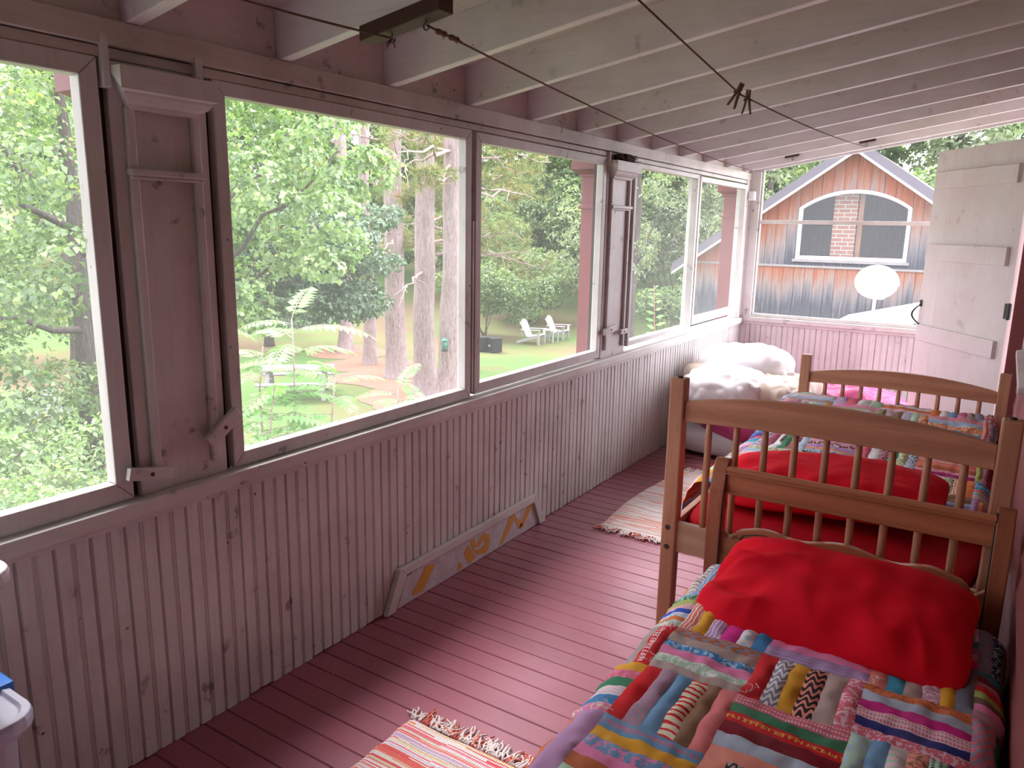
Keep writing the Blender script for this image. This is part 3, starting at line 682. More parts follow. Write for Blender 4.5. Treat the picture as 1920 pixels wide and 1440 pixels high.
class Quilt:
    def __init__(s, P): s.P = P; s.mb = MB(); s.ca = []; s.cb = []; s.pt = []; s.uv = []
    def patch(s, s0, s1, y0, y1, horiz, strips, k=1.0):
        n = len(strips)
        wd = [RB.uniform(.85, 1.15) for _ in strips]; tot = sum(wd); acc = 0
        for (a, c, pt), w_ in zip(strips, wd):
            f0, f1 = acc/tot, (acc+w_)/tot; acc += w_
            if horiz: r = (s0, s1, y1-(y1-y0)*f1, y1-(y1-y0)*f0)
            else: r = (s0+(s1-s0)*f0, s0+(s1-s0)*f1, y0, y1)
            A = r[1]-r[0]; B_ = r[3]-r[2]; nu = max(3, int(A/.009)); nv = max(3, int(B_/.009))
            def f(u, v):
                ss, yy = r[0]+A*u, r[2]+B_*v
                p, nn = s.P(ss+.0045*nz((ss,yy,0), 17, 21)+.004*nz((ss,yy,0), 6, 4), yy+.0045*nz((ss,yy,2), 17, 31)+.005*nz((ss,yy,4), 6, 8)); pf = (math.sin(PI*u)*math.sin(PI*v))**.5*.0055 if 0 < u < 1 and 0 < v < 1 else 0
                q = Vector((ss, yy, 0)); w = .0030*nz(q, 60, 3) + .0055*nz(q, 27, 3) + .009*nz(q, 10, 9) + .008*nz(q, 3.5, 1)
                return tuple(p + nn*(pf + w))
            s.mb.grid(f, nu, nv)
            nf = nu*nv; s.ca += [PAL[a]]*nf; s.cb += [PAL[c]]*nf; s.pt += [pt]*nf
            L, W = (A, B_) if horiz else (B_, A)
            ou = RB.uniform(0, 1)
            for j in range(nv):
                for i in range(nu):
                    for (di, dj) in ((0,0),(1,0),(1,1),(0,1)):
                        uu, vv = (i+di)/nu, (j+dj)/nv
                        s.uv.append(((uu*A if horiz else vv*B_)+ou, (vv*B_ if horiz else uu*A), 0))
    def build(s, label, hem=True):
        o = s.mb.build('quilt', M['quilt'], smooth=True); me = o.data
        for nm, dat in (('col_a', s.ca), ('col_b', s.cb)):
            at = me.attributes.new(nm, 'FLOAT_COLOR', 'FACE'); at.data.foreach_set('color', np.array([tuple(c)+(1,) for c in dat], dtype=np.float32).ravel())
        at = me.attributes.new('pat', 'FLOAT', 'FACE'); at.data.foreach_set('value', np.array(s.pt, dtype=np.float32))
        at = me.attributes.new('puv', 'FLOAT_VECTOR', 'CORNER'); at.data.foreach_set('vector', np.array(s.uv, dtype=np.float32).ravel())
        return tag(o, label, 'quilt')
def profile(xl, zt, r, zh, xr, rr, zr):
    """cross-section of a quilt over a bed: hem left, round edge, flat top, round right edge. s = metres measured from the left hem"""
    l1 = zt-r-zh; l2 = PI/2*r; l3 = (xr-rr)-(xl+r); l4 = PI/2*rr
    def P(s_, y):
        if s_ < l1: return Vector((xl-.03*(1-s_/l1), y, zh+s_)), Vector((-1,0,.05))
        if s_ < l1+l2: a = (s_-l1)/r; return Vector((xl+r-r*math.cos(a), y, zt-r+r*math.sin(a))), Vector((-math.cos(a),0,math.sin(a)))
        if s_ < l1+l2+l3:
            x = xl+r+(s_-l1-l2); return Vector((x, y, zt)), Vector((0,0,1))
        if s_ < l1+l2+l3+l4: a = (s_-l1-l2-l3)/rr; return Vector((xr-rr+rr*math.sin(a), y, zt-rr+rr*math.cos(a))), Vector((math.sin(a),0,math.cos(a)))
        return Vector((xr, y, zt-rr-(s_-l1-l2-l3-l4))), Vector((1,0,0))
    s_at = lambda x: l1+l2+(x-xl-r)
    return P, s_at, l1+l2+l3+l4
# near quilt: bed top z .56, seams read off the photograph
P, sx, smax = profile(-.70, .56, .075, .20, .118, .05, .4)
q = Quilt(P)
cols = [sx(-.616)-.235-.235, sx(-.616)-.235, sx(-.616), sx(-.39), sx(-.154), sx(.064), smax+.12]
rows = [2.26, 2.03, 1.81, 1.597, 1.362, 1.13, .90, .67]
LAY = {
 (1,1): 'sky:blue:4 green:mint:5 lime rose:white:4 royal sky:white:5 orange mint:white:5', (2,1): 'coral:white:1 mustard lilac:white:1 magenta white:sky:3 blue', (3,1): 'taupe slate:lilac:5 pink lilac:slate:1', (4,1): 'salmon turq taupe mauve:pale:5 mustard slate:black:4', (5,1): 'teal maroon mauve:rose:5 red lime brown:black:4 pink mauve',
 (1,2): 'sky:white:4 salmon salmon taupe:slate:7 red:white:7', (2,2): 'rust:slate:8 taupe blue:sky:5 pink mint:white:5 taupe', (3,2): 'red slate:white:8 mustard black:salmon:8 taupe rose:pale:5', (4,2): 'orange:rust:5 dusty:white:4 magenta pale:rose:6 navy rose:pale:5', (5,2): 'slate:rose:8 green maroon',
 (1,3): 'mustard rose:pink:5 green pale:white:1 blue pink:cream:5', (2,3): 'red slate:rose:6 dusty cream:red:2 brown rose:salmon:4', (3,3): 'rose:pale:6 green red:yellow:7 maroon dusty:white:4 salmon', (4,3): 'mint:sky:5 dusty pale:mint:2 salmon:brown:5 mint:black:6 navy', (5,3): 'rose:taupe:8 green maroon',
 (1,4): 'blue:sky:4 orange lilac:mauve:4', (2,4): 'dusty:rose:7 mustard dusty:pink:5 pink rust mint', (3,4): 'salmon taupe:black:8 dusty brown pink', (4,4): 'teal mauve mint:white:6 rose:white:2 navy orange',
 (0,1): 'orange dusty green red', (0,2): 'dusty:white:4 pink teal red', (0,3): 'pink brown lilac royal', (0,4): 'rose navy mint mustard'}
for ci in range(6):
    for ri in range(7):
        H = (ci + ri) % 2 == 0
        st = S(LAY[(ci,ri)]) if (ci,ri) in LAY else rstrips()
        q.patch(cols[ci], cols[ci+1], rows[ri+1], rows[ri], H, st)
nq = q.build('bright patchwork quilt of striped cotton blocks covering the near bed')
b = MB()
for k in range(16):
    ss, yy = RB.choice(cols[1:5]) + RB.uniform(-.02,.02), RB.choice(rows[1:5]) + RB.uniform(-.02,.02)
    for _ in range(3):
        p, nn = P(ss, yy); pts = [p + nn*.006]; a = RB.uniform(0, 6.28)
        for i in range(4): a += RB.uniform(-.8,.8); ss2 = ss+.008*(i+1)*math.cos(a); p, nn = P(ss2, yy+.008*(i+1)*math.sin(a)); pts.append(p + nn*(.010+.004*RB.random()))
        b.tube(pts, .0007, 4)
tag(b.build('loose_thread', M['white'], nq), 'frayed white threads along the seams', kind='stuff')
# far quilt
P2, sx2, sm2 = profile(-.985, .605, .08, .44, .06, .05, .45)
def Pf(s_, y):
    p, n = P2(s_, y); e = max(0, (y-4.15)/.35); g_ = min(1, max(0, (y-3.55)/.75)); p = p + Vector((0,0,.10*g_*g_*(3-2*g_) - .05*max(0, (y-4.40)/.1)**2)); 
    e2 = max(0, (2.98-y)/.12); p.z -= .02*e2**2
    p.x += .03*nz((s_, y*1.0, 0), 2.2, 4)*(1 if s_ < .3 else 0)
    return p, n
q = Quilt(Pf); c2 = [0, .20, .43, .66, .89, 1.12, sm2+.05]; r2 = [4.50, 4.26, 4.02, 3.78, 3.54, 3.30, 3.06, 2.9]
LF = {(0,6): 'sky orange salmon pale mustard', (0,5): 'sky:white:4 pale salmon mint', (1,0): 'taupe mint pale sky taupe', (3,0): 'cream black:salmon:8 white orange pale', (4,0): 'orange white dusty pink taupe slate', (2,0): 'lilac:white:1 rose white mint', (4,1): 'rose:white:6 sky orange:cream:5 dusty', (1,4): 'mint:orange:3 sky pale salmon', (1,5): 'salmon lilac:mint:6 mint sky', (2,5): 'sky rose:cream:1 mint dusty pale'}
for ci in range(6):
    for ri in range(7):
        H = (ci + ri) % 2 == 1
        q.patch(c2[ci], c2[ci+1], r2[ri+1], r2[ri], H, S(LF[(ci,ri)]) if (ci,ri) in LF else rstrips())
q.build('patchwork quilt on the farther spindle bed, paler in the window light')
# mattress and low frame under the near quilt
o = slab(-.675, .10, .60, 2.36, .36, .535, .05, .002, 6, 5).build('mattress', M['mattress'], smooth=True); tag(o, 'mattress under the near patchwork quilt', 'mattress')

# --- near bed: reddish headboard with scrolled posts ------------------------------
NX, NY = -.3, 1.5
nb = empty('headboard_bed', (NX,NY,0), 'near bed with reddish scrolled headboard and carved lower panel', 'bed')
def NP(b, n, m, bv=.003):
    o = b.build(n, m, nb, bevel=bv); o.location = (-NX,-NY,0); return o
def scroll(x0, x1):
    # side profile in y,z : foot upright, sweeping back at the top to a rounded roll
    cen = [(2.405,0),(2.405,.25),(2.403,.45),(2.398,.58),(2.400,.68),(2.412,.76),(2.428,.815),(2.440,.838)]
    wd = [.024,.024,.025,.026,.026,.026,.026,.024]
    L = [(y-w, z) for (y, z), w in zip(cen, wd)]; Rr = [(y+w, z) for (y, z), w in zip(cen, wd)]
    top = [(2.440+.024*math.cos(PI-a)-.0, .838+.016*math.sin(a)) for a in [PI*k/6 for k in range(1, 6)]]
    poly = [(x0, y, z) for y, z in L + top + Rr[::-1]]
    return MB().prism(poly, (x1-x0, 0, 0))
for x0, x1 in ((-.738,-.690), (.066,.112)):
    o = NP(scroll(x0, x1), 'scrolled_post', M['cherryz'], .005)
    b = MB()
    xe = x1 if x0 < 0 else x0
    b.tube([(xe, y, z) for y, z in ((2.382,.30),(2.380,.45),(2.375,.58),(2.377,.68),(2.389,.76),(2.405,.815),(2.418,.842))], .0028, 6)
    c = b.build('bead', M['dark'], o)
b = MB(); b.box(-.692, .068, 2.405, 2.430, .742, .822); b.tube([(-.692,2.417,.822),(.068,2.417,.822)], .013, 10); b.tube([(-.692,2.404,.812),(.068,2.404,.812)], .004, 6); b.tube([(-.692,2.405,.748),(.068,2.405,.748)], .005, 6)
NP(b, 'top_panel', M['cherry'], .003)
# lower panel with a carved, scalloped crest
def crest(u):
    x = abs(u-.5)*2                     # 0 centre .. 1 ends
    return .622 + .026*math.exp(-((x-.62)/.2)**2) - .03*math.exp(-((x-.93)/.05)**2) + .035*math.exp(-(x/.3)**2)
n = 60; b = MB(); top = [(-.692+.76*k/n, 2.392, crest(k/n)) for k in range(n+1)]
b.prism([(-.692,2.392,.42)] + top[:1] + top[1:] + [(.068,2.392,.42)], (0,.022,0)); o = NP(b, 'carved_panel', M['cherry'], .003)
for sg in (0, 1):
    b = MB()
    tr = lambda u, z: (-.692+.76*(u if not sg else 1-u), 2.391, z)
    b.tube([tr(.055,.598),tr(.068,.606),tr(.085,.598),tr(.068,.590),tr(.055,.598)], .0016, 5)
    b.tube([tr(.085,.598)] + [tr(u, crest(u)-.018) for u in [.10+.02*k for k in range(16)]], .0016, 5); b.tube([tr(.085,.598),tr(.14,.580)], .0016, 5)
    b.build('carved_line', M['dark'], o)
for x in (-.665, .075):
    b = MB(); b.box(x-.011, x+.011, .62, 2.39, .26, .36); NP(b, 'side_rail', M['cherry'], .003)
for x in (-.665, .075):
    b = MB(); b.box(x-.022, x+.022, .56, .604, 0, .40); NP(b, 'leg', M['cherryz'], .004)

# ------------------------------------------------------------------ rag rugs
def m_rug(name, cols, seed):
    t = NT(name); tc = t.n('ShaderNodeTexCoord').outputs['Object']; sp = t.n('ShaderNodeSeparateXYZ', inp={0: tc})
    wob = t.math('MULTIPLY', t.noise(t.coord(scale=(3,3,3)), 1.5, 3), .008)
    v = t.math('ADD', sp.outputs[1], wob)
    row = t.n('ShaderNodeTexWhiteNoise', noise_dimensions='1D', inp={'W': t.math('FLOOR', t.math('MULTIPLY', t.math('ADD', v, seed), 105.))}).outputs[0]
    seg = t.n('ShaderNodeTexWhiteNoise', noise_dimensions='2D', inp={0: t.n('ShaderNodeCombineXYZ', inp={0: t.math('FLOOR', t.math('MULTIPLY', t.math('ADD', sp.outputs[0], t.math('MULTIPLY', row, .37)), 5.)), 1: t.math('FLOOR', t.math('MULTIPLY', v, 105.))}).outputs[0]}).outputs[0]
    st = [(k/len(cols), c) for k, c in enumerate(cols)]
    c = t.ramp(t.math('ADD', t.math('MULTIPLY', row, .86), t.math('MULTIPLY', seg, .14)), st, 'CONSTANT')
    n = t.noise(t.coord(), 160, 2); c = t.mix(t.rng(n, .4, .7, 0, .22), c, (.40,.32,.32))
    wv = t.math('ABSOLUTE', t.math('SINE', t.math('MULTIPLY', sp.outputs[0], 420.)))
    c = t.mix(t.math('MULTIPLY', t.math('LESS_THAN', wv, .25), .25), c, (.8,.78,.76)); t.bsdf(c, .95, t.math('ADD', wv, n), .5, .003, .05); return t.m
M['rug1'] = m_rug('rag weave warm', [(.66,.62,.58),(.60,.05,.06),(.64,.30,.22),(.64,.60,.50),(.50,.44,.62),(.70,.66,.62),(.64,.12,.16),(.66,.30,.38),(.36,.34,.52),(.66,.40,.10),(.66,.60,.56),(.62,.10,.07),(.68,.64,.60),(.52,.50,.34)], 3.1)
M['rug2'] = m_rug('rag weave pale', [(.70,.66,.64),(.62,.20,.12),(.68,.62,.58),(.70,.67,.66),(.50,.50,.52),(.64,.30,.20),(.70,.66,.62),(.72,.70,.70),(.62,.34,.28),(.68,.64,.62)], 7.7)
M['fringe'] = m_cloth('rug warp cotton', (.70,.62,.58), .9, 200, .15, .1)
M['fringered'] = m_cloth('rug warp red', (.56,.14,.10), .9, 200, .2, .1)
def rug(x0, x1, y0, y1, mat, label, ends, seed, skew=0.):
    cx, cy = (x0+x1)/2, (y0+y1)/2; rr = random.Random(seed); r = empty('rag_rug', (cx,cy,.001), label, 'rug')
    def f(u, v):
        x = x0-cx + (x1-x0)*u + skew*math.sin(v*PI*1.2) + .006*nz((u*2,v*14,0), 1, seed); y = y0-cy + (y1-y0)*v + .01*nz((u*4,v*3,1), 1, seed)
        e = min(u, 1-u, v, 1-v); return (x, y, (.008 if e > .004 else .0)+.004*nz((x,y,0), 9, seed)*(1 if e > .02 else 0)+.0015*abs(math.sin((v*(y1-y0))*PI*105)))
    MB().grid(f, 40, int((y1-y0)*210), ).build('woven_body', mat, r, smooth=True)
    for yy, sg in ends:
        b = MB(); b2 = MB(); m_ = int((x1-x0)/.0125)
        for k in range(m_):
            x = x0-cx + (x1-x0)*(k+.5)/m_ ; y = yy-cy; bb = b2 if rr.random() < .28 else b
            for _ in range(3):
                a = rr.uniform(-.7, .7); L = rr.uniform(.045, .085); p = Vector((x+rr.uniform(-.004,.004), y, .006)); pts = [p]
                for i in range(5):
                    a += rr.uniform(-.55, .55); p = p + Vector((math.sin(a), sg*math.cos(a), 0))*L/5; pts.append(Vector((p.x, p.y, .005+.006*rr.random())))
                bb.tube(pts, [.0034,.0036,.0036,.0034,.003,.002], 5)
        tag(b.build('fringe', M['fringe'], r, smooth=True), kind='stuff'); tag(b2.build('fringe', M['fringered'], r, smooth=True), 'red strands of the fringe', kind='stuff')
rug(-1.462, -.80, .75, 1.70, M['rug1'], 'multicoloured striped rag rug with fringe beside the near bed', [(1.70, 1)], 5)
rug(-1.69, -1.06, 3.565, 4.75, M['rug2'], 'pale red and white rag rug beside the farther bed', [(3.565, -1), (4.75, 1)], 9, -.035)

# ------------------------------------------------------------------ floor bed at the far end
o = slab(-1.95, -.45, 5.12, 6.95, .004, .20, .06, .006, 4, 8, 90, 20).build('mattress', M['mattress'], smooth=True); tag(o, 'white mattress lying on the floor under magenta bedding', 'mattress')
def drape(name, mat, label, cat, cx, cy, cz, ax, ay, az, seed, ex=.6, amp=.03, fr=5, fold=.02, ff=14, fdir=(1,.4,0), nu=120, nv=64, rz_=0, flat=None):
    fd = Vector(fdir).normalized()
    def f(u, v):
        a = 2*PI*u; t = -PI/2 + PI*v; c, s_ = spow(math.cos(t), ex), spow(math.sin(t), ex)
        p = Vector((ax*c*spow(math.cos(a), .65), ay*c*spow(math.sin(a), .65), az*s_)); n = Vector((p.x/ax**2, p.y/ay**2, p.z/az**2)).normalized()
        w = amp*nz(p, fr, seed) + fold*abs(nz(p+fd*0, ff*.55, seed+2))*1.2
        w += fold*.9*math.sin(ff*2.2*(p.dot(fd) + .10*nz(p, 3.5, seed+5)) + 4*nz(p, 4, seed+9))*abs(nz(p, 4, seed+6))
        qv = p + n*w
        if flat is not None and qv.z < flat-cz: qv.z = flat-cz+.002*nz(p, 9)
        return tuple(qv)
    o = MB().grid(f, nu, nv, True).build(name, mat, smooth=True); o.location = (cx,cy,cz); o.rotation_euler = (0,0,rz_); return tag(o, label, cat)
drape('comforter', M['magenta'], 'crumpled magenta comforter over the floor mattress', 'comforter', -1.14, 6.00, .235, .72, .90, .13, 3, .55, .04, 4, .035, 12, (1,.3,.2), 150, 60, flat=.135)
drape('pillow', M['magenta'], 'magenta pillow slumped at the far side behind the spindle bed', 'pillow', -.98, 6.05, .36, .28, .3, .11, 8, .7, .03, 6, .03, 14)
drape('pillow', M['cream'], 'cream wrinkled pillow tucked under the white duvet', 'pillow', -1.30, 5.55, .50, .30, .34, .085, 21, .75, .02, 6, .02, 26, (1,.8,0))
drape('duvet', M['white'], 'white duvet bundle in front on the floor bed, with folds hanging', 'duvet', -1.59, 5.36, .475, .30, .27, .15, 14, .7, .018, 4.5, .022, 20, (.35,.6,1), 160, 80)
drape('duvet', M['white'], 'rolled white duvet heaped behind the folded one by the wall corner', 'duvet', -1.575, 5.74, .575, .335, .27, .165, 31, .7, .022, 3.5, .02, 13, (.3,1,.6), 160, 80)
drape('pillow', M['cream'], 'small cream pillow peeking out between duvets and beadboard wall', 'pillow', -1.82, 5.60, .52, .14, .24, .10, 41, .8, .02, 6, .01, 14)

# ------------------------------------------------------------------ plastic bins at the near left corner
def rrect(ax, ay, r, z, n=6):
    pts = []
    for cx, cy, a0 in ((ax-r, ay-r, 0), (-ax+r, ay-r, PI/2), (-ax+r, -ay+r, PI), (ax-r, -ay+r, 1.5*PI)):
        for k in range(n+1): a = a0 + PI/2*k/n; pts.append((cx+r*math.cos(a), cy+r*math.sin(a), z))
    return pts
def loft(rings, cap0=True, cap1=True):
    b = MB(); n = len(rings[0]); vs = [p for r_ in rings for p in r_]; fs = []
    for k in range(len(rings)-1): fs += [(k*n+i, k*n+(i+1)%n, k*n+n+(i+1)%n, k*n+n+i) for i in range(n)]
    if cap0: fs.append(tuple(range(n))[::-1])
    if cap1: fs.append(tuple((len(rings)-1)*n+i for i in range(n)))
    return b.add(vs, fs)
def storage_bin(cx, cy, z0, ax, ay, h, body, lid, label, latch=True):
    r = empty('storage_bin', (cx,cy,z0), label, 'storage bin')
    loft([rrect(ax*.80, ay*.80, .05, .002), rrect(ax*.83, ay*.83, .055, .012), rrect(ax*.90, ay*.90, .06, h-.055), rrect(ax*.93, ay*.93, .06, h-.05), rrect(ax*.94, ay*.94, .06, h-.022)], True, False).build('bin_body', body, r, smooth=False)
    loft([rrect(ax*.955, ay*.955, .06, h-.05), rrect(ax, ay, .065, h-.035), rrect(ax, ay, .065, h-.018), rrect(ax*.985, ay*.985, .06, h-.006), rrect(ax*.93, ay*.93, .05, h-.002), rrect(ax*.91, ay*.91, .05, h-.012)], False, True).build('lid', lid, r, bevel=.002)
    if latch:
        for xo in (-.02,): b = MB(); b.box(xo, xo+.082, ay-.03, ay+.008, h-.06, h+.006); b.build('latch', M['bluelatch'], r, bevel=.006)
    return r
storage_bin(-1.80, .39, 0, .205, .285, .585, M['bin'], M['bin'], 'cloudy clear lower storage bin with blue latches by the left wall')
storage_bin(-1.805, .40, .588, .195, .27, .316, M['whiteplastic'], M['whiteplastic'], 'white storage bin stacked on top of the clear bin', False)
drape('folded_linen', M['sky_linen'] if 'sky_linen' in M else m_cloth('pale blue linen', (.34,.42,.60), .8, 200, .25, .1), 'pale blue folded linen inside the clear bin', 'linen', -1.80, .39, .27, .155, .22, .24, 50, .5, .02, 8, .02, 20)
# ================================================================== OUTSIDE
GZ = -2.9
def gz(x, y):
    d = math.hypot(x*.75, y); return GZ + max(0, d-30)*.16 + .12*nz((x,y,0), .12, 3)*min(1, max(0, d-6)/8)
b = MB(); b.grid(lambda u, v: (lambda x, y: (x, y, gz(x, y)))(-75+105*u, -14+92*v), 84, 74)
tag(b.build('lawn', M['lawn'], smooth=True), kind='structure')
G1 = [(0,(.055,.12,.04)),(.3,(.11,.19,.08)),(.6,(.19,.29,.115)),(.85,(.28,.38,.16)),(.95,(.42,.44,.14)),(1,(.50,.27,.12))]
G2 = [(0,(.12,.20,.10)),(.4,(.22,.34,.15)),(.75,(.34,.47,.21)),(.96,(.46,.56,.28)),(1,(.55,.38,.22))]
G3 = [(0,(.06,.11,.07)),(.5,(.12,.20,.12)),(1,(.21,.30,.17))]
G4 = [(0,(.13,.19,.11)),(.5,(.24,.31,.18)),(1,(.40,.45,.31))]
G5 = [(0,(.08,.13,.035)),(.5,(.19,.25,.07)),(.82,(.31,.35,.13)),(.86,(.50,.20,.09)),(1,(.60,.27,.14))]
M['leafmix'] = m_leaf('mixed forest leaves', G1); M['leaflight'] = m_leaf('light maple leaves', G2); M['leafdark'] = m_leaf('dark hemlock sprays', G3, .25)
M['leafgrey'] = m_leaf('greyish willow leaves', G4); M['needle'] = m_leaf('pine needles', G5, .2); M['leafshrub'] = m_leaf('shrub leaves', [(0,(.10,.19,.08)),(.5,(.22,.34,.15)),(.88,(.35,.48,.22)),(.95,(.50,.48,.20)),(1,(.55,.40,.25))])
M['frond'] = m_leaf('pinnate leaflets', [(0,(.10,.25,.07)),(.5,(.19,.40,.11)),(1,(.31,.52,.17))], .4)

def raw_mesh(name, V, F, mat):
    me = bpy.data.meshes.new(name); n = len(V); k = F.shape[1]
    me.vertices.add(n); me.vertices.foreach_set('co', V.astype(np.float32).ravel())
    me.loops.add(F.size); me.loops.foreach_set('vertex_index', F.astype(np.int32).ravel())
    me.polygons.add(len(F)); me.polygons.foreach_set('loop_start', np.arange(0, F.size, k, dtype=np.int32)); me.polygons.foreach_set('loop_total', np.full(len(F), k, dtype=np.int32))
    me.update(calc_edges=True); me.validate(); me.materials.append(mat); return me
def unit(a): return a/np.maximum(np.linalg.norm(a, axis=1, keepdims=True), 1e-9)
def leaves(P, N, size, rs, aspect=.55, fold=.22, droop=.3):
    n = len(P); r1 = rs.normal(size=(n,3)); t = unit(np.cross(N, r1)); t[:,2] -= droop; t = unit(t); sd = unit(np.cross(N, t)); N2 = np.cross(t, sd)
    L = (size*rs.uniform(.6, 1.25, n))[:,None]
    v0 = P; v1 = P + t*L*.45 + sd*L*aspect*.5 + N2*L*fold; v2 = P + t*L; v3 = P + t*L*.45 - sd*L*aspect*.5 + N2*L*fold
    V = np.stack([v0,v1,v2,v3], 1).reshape(-1,3); o = np.arange(n)[:,None]*4
    F = np.concatenate([o+np.array([[0,1,2]]), o+np.array([[0,2,3]])], 0); return V, F
def blob_leaves(blobs, dens, size, seed, up=.6, clump=None, **kw):
    rs = np.random.RandomState(seed); Ps = []; Ns = []
    for (cx,cy,cz,rx,ry,rz_) in blobs:
        n = int(dens*(rx*ry+rx*rz_+ry*rz_)*4.2); d = unit(rs.normal(size=(n,3))); r = rs.uniform(.55, 1.05, n)[:,None]**.6
        k = clump or 0
        if k:
            c = unit(rs.normal(size=(max(6, n//k),3))); idx = rs.randint(0, len(c), n); d = unit(c[idx] + rs.normal(size=(n,3))*.16); r = (rs.uniform(.72, 1.06, len(c))[idx] + rs.normal(size=n)*.06)[:,None]
        Ps.append(d*r*np.array([rx,ry,rz_]) + np.array([cx,cy,cz])); nn = unit(d + np.array([0,0,up]) + rs.normal(size=(n,3))*.45); Ns.append(nn)
    return leaves(np.concatenate(Ps), np.concatenate(Ns), size, rs, **kw)
def link_mesh(name, me, parent):
    o = bpy.data.objects.new(name, me); COL.objects.link(o); o.parent = parent; return o
def trunk_pts(h, lean=(0,0), wob=.06, n=9, seed=0): return [(lean[0]*h*k/n + wob*nz((k*.5,0,seed), 1, seed), lean[1]*h*k/n + wob*nz((0,k*.5,seed), 1, seed+5), h*k/n) for k in range(n+1)]
def tree(kind, loc, label, group, h, r, blobs, dens, size, mat, bark, seed, branches=(), lean=(0,0), clump=None, flare=1.5, crown='crown', **kw):
    t = empty(kind, loc, label, 'tree', group)
    n = 9; pts = trunk_pts(h, lean, .12, n, seed); rad = [r*(flare if k == 0 else 1)*(1-.75*k/n) for k in range(n+1)]
    pts.insert(1, tuple(Vector(pts[0]).lerp(Vector(pts[1]), .3))); rad.insert(1, r*1.08)
    pts[0] = (pts[0][0], pts[0][1], -.3)
    MB().tube(pts, rad, 12).build('trunk', bark, t, smooth=True)
    for bp, br in branches:
        MB().tube(bp, [br*(1-.75*i/(len(bp)-1)) for i in range(len(bp))], 7).build('branch', bark, t, smooth=True)
    if blobs:
        V, F = blob_leaves(blobs, dens, size, seed, clump=clump, **kw); link_mesh(crown, raw_mesh(crown, V, F, mat), t)
    return t
rt = random.Random(21)
def crook(a, c, w, n=6, seed=0):
    a = Vector(a); c = Vector(c); return [tuple(a.lerp(c, k/n) + Vector((nz((k,seed,1), .8, seed), nz((k,seed,5), .8, seed), nz((k,seed,9), .8, seed)))*w*min(1, 2*min(k, n-k)/n+ (.4 if k == n else 0))) for k in range(n+1)]

# --- forest behind, each tree with its own place
def forest_blobs(seed, h=13, w=3.6):
    q = random.Random(seed); out = []
    for k in range(15):
        z = h*(.16+.80*k/14); rr = w*(1-.45*abs(k/14-.4))*q.uniform(.32,.55); a = q.uniform(0, 6.28); d = w*q.uniform(.15,.75)*(1-.6*k/14)
        out.append((math.cos(a)*d, math.sin(a)*d, z, rr, rr, rr*.8))
    return out
FG = 'forest trees beyond the lawn'
protos = []
spots = [(-46,17),(-41,11),(-47,24),(-38,21),(-42,29),(-34.5,25.5),(-37,33),(-30.5,29),(-33,36),(-27,32.5),(-29,40),(-23.5,36),(-24.5,43),(-20,37.5),(-20.5,45),(-16.5,40),(-15.5,34.5),(-17,48),(-12.5,37),(-11,43),(-8.5,38),(-6,45),(-2.5,42),(.5,47),(-38,5),(-43,1),(-14,53),(4.5,44)]
for i, (x, y) in enumerate(spots):
    k = i % 4; s_ = rt.uniform(.85, 1.12)
    if i < 4:
        sd = 100+i
        t = tree('forest_tree', (x,y,gz(x,y)-.1), 'forest tree among the green wall of woods beyond the lawn', FG, 13, .2, forest_blobs(sd), 26, .34, M['leafmix'] if k != 2 else M['leafgrey'], M['darkbark'], sd, clump=9)
        protos.append(t)
    else: dup(protos[k], (x,y,gz(x,y)-.1), rt.uniform(0, 6.28), sc=s_)

# --- row of tall pines on the lawn
def needle_tufts(centers, rs, size=.30, per=40):
    c = np.repeat(np.array(centers), per, 0); n = len(c); d = unit(rs.normal(size=(n,3)) + np.array([0,0,.25])); L = (size*rs.uniform(.6, 1.15, n))[:,None]; sd = unit(np.cross(d, rs.normal(size=(n,3))))*.009
    V = np.stack([c+d*.02-sd, c+d*.02+sd, c+d*L], 1).reshape(-1,3); F = np.arange(n*3).reshape(-1,3); return V, F
def pine(x, y, r, label, seed, lean=(0,0), hb=3.4, ntuft=110):
    z0 = gz(x, y); t = empty('pine_tree', (x,y,z0), label, 'tree', 'row of tall pines on the lawn'); q = random.Random(seed); H = 13.
    n = 12; pts = trunk_pts(H, lean, .10, n, seed); rad = [r*(1-.42*k/n) for k in range(n+1)]
    base = [(pts[0][0],pts[0][1],-.25),(pts[0][0],pts[0][1],.08),(pts[0][0],pts[0][1],.35)]
    MB().tube(base + pts[1:], [r*1.65,r*1.32,r*1.1] + rad[1:], 18).build('trunk', M['pinebark'], t, smooth=True)
    V, F = None, None; cen = []
    for k in range(9):
        zb = q.uniform(hb, hb+4.4); a = q.uniform(0, 6.28); L = q.uniform(1.4, 3.0); e = (math.cos(a)*L, math.sin(a)*L, zb+q.uniform(-.7, .5)); bp = crook((lean[0]*zb, lean[1]*zb, zb), e, .35, 7, seed+k)
        dead = k % 3 == 2
        m = MB().tube(bp, [.045*(1-.7*i/7) for i in range(8)], 6)
        for _ in range(5):
            p = Vector(bp[q.randint(3, 7)]); d = Vector((q.uniform(-1,1), q.uniform(-1,1), q.uniform(-.9,.5)))*q.uniform(.3,.8); tp = crook(p, p+d, .12, 4, seed+k*7+_); m.tube(tp, [.018*(1-.6*i/4) for i in range(5)], 5)
            if not dead:
                for w in range(3): cen.append(tuple(Vector(tp[4]) + Vector((q.uniform(-.15,.15), q.uniform(-.15,.15), q.uniform(-.1,.1)))))
        m.build('branch', M['deadwood'], t, smooth=True)
        if not dead:
            for w in range(ntuft//9): 
                p = Vector(bp[q.randint(3, 7)]); cen.append(tuple(p + Vector((q.uniform(-.4,.4), q.uniform(-.4,.4), q.uniform(-.3,.25)))))
    V, F = needle_tufts(cen, np.random.RandomState(seed)); link_mesh('needles', raw_mesh('needles', V, F, M['needle']), t); return t
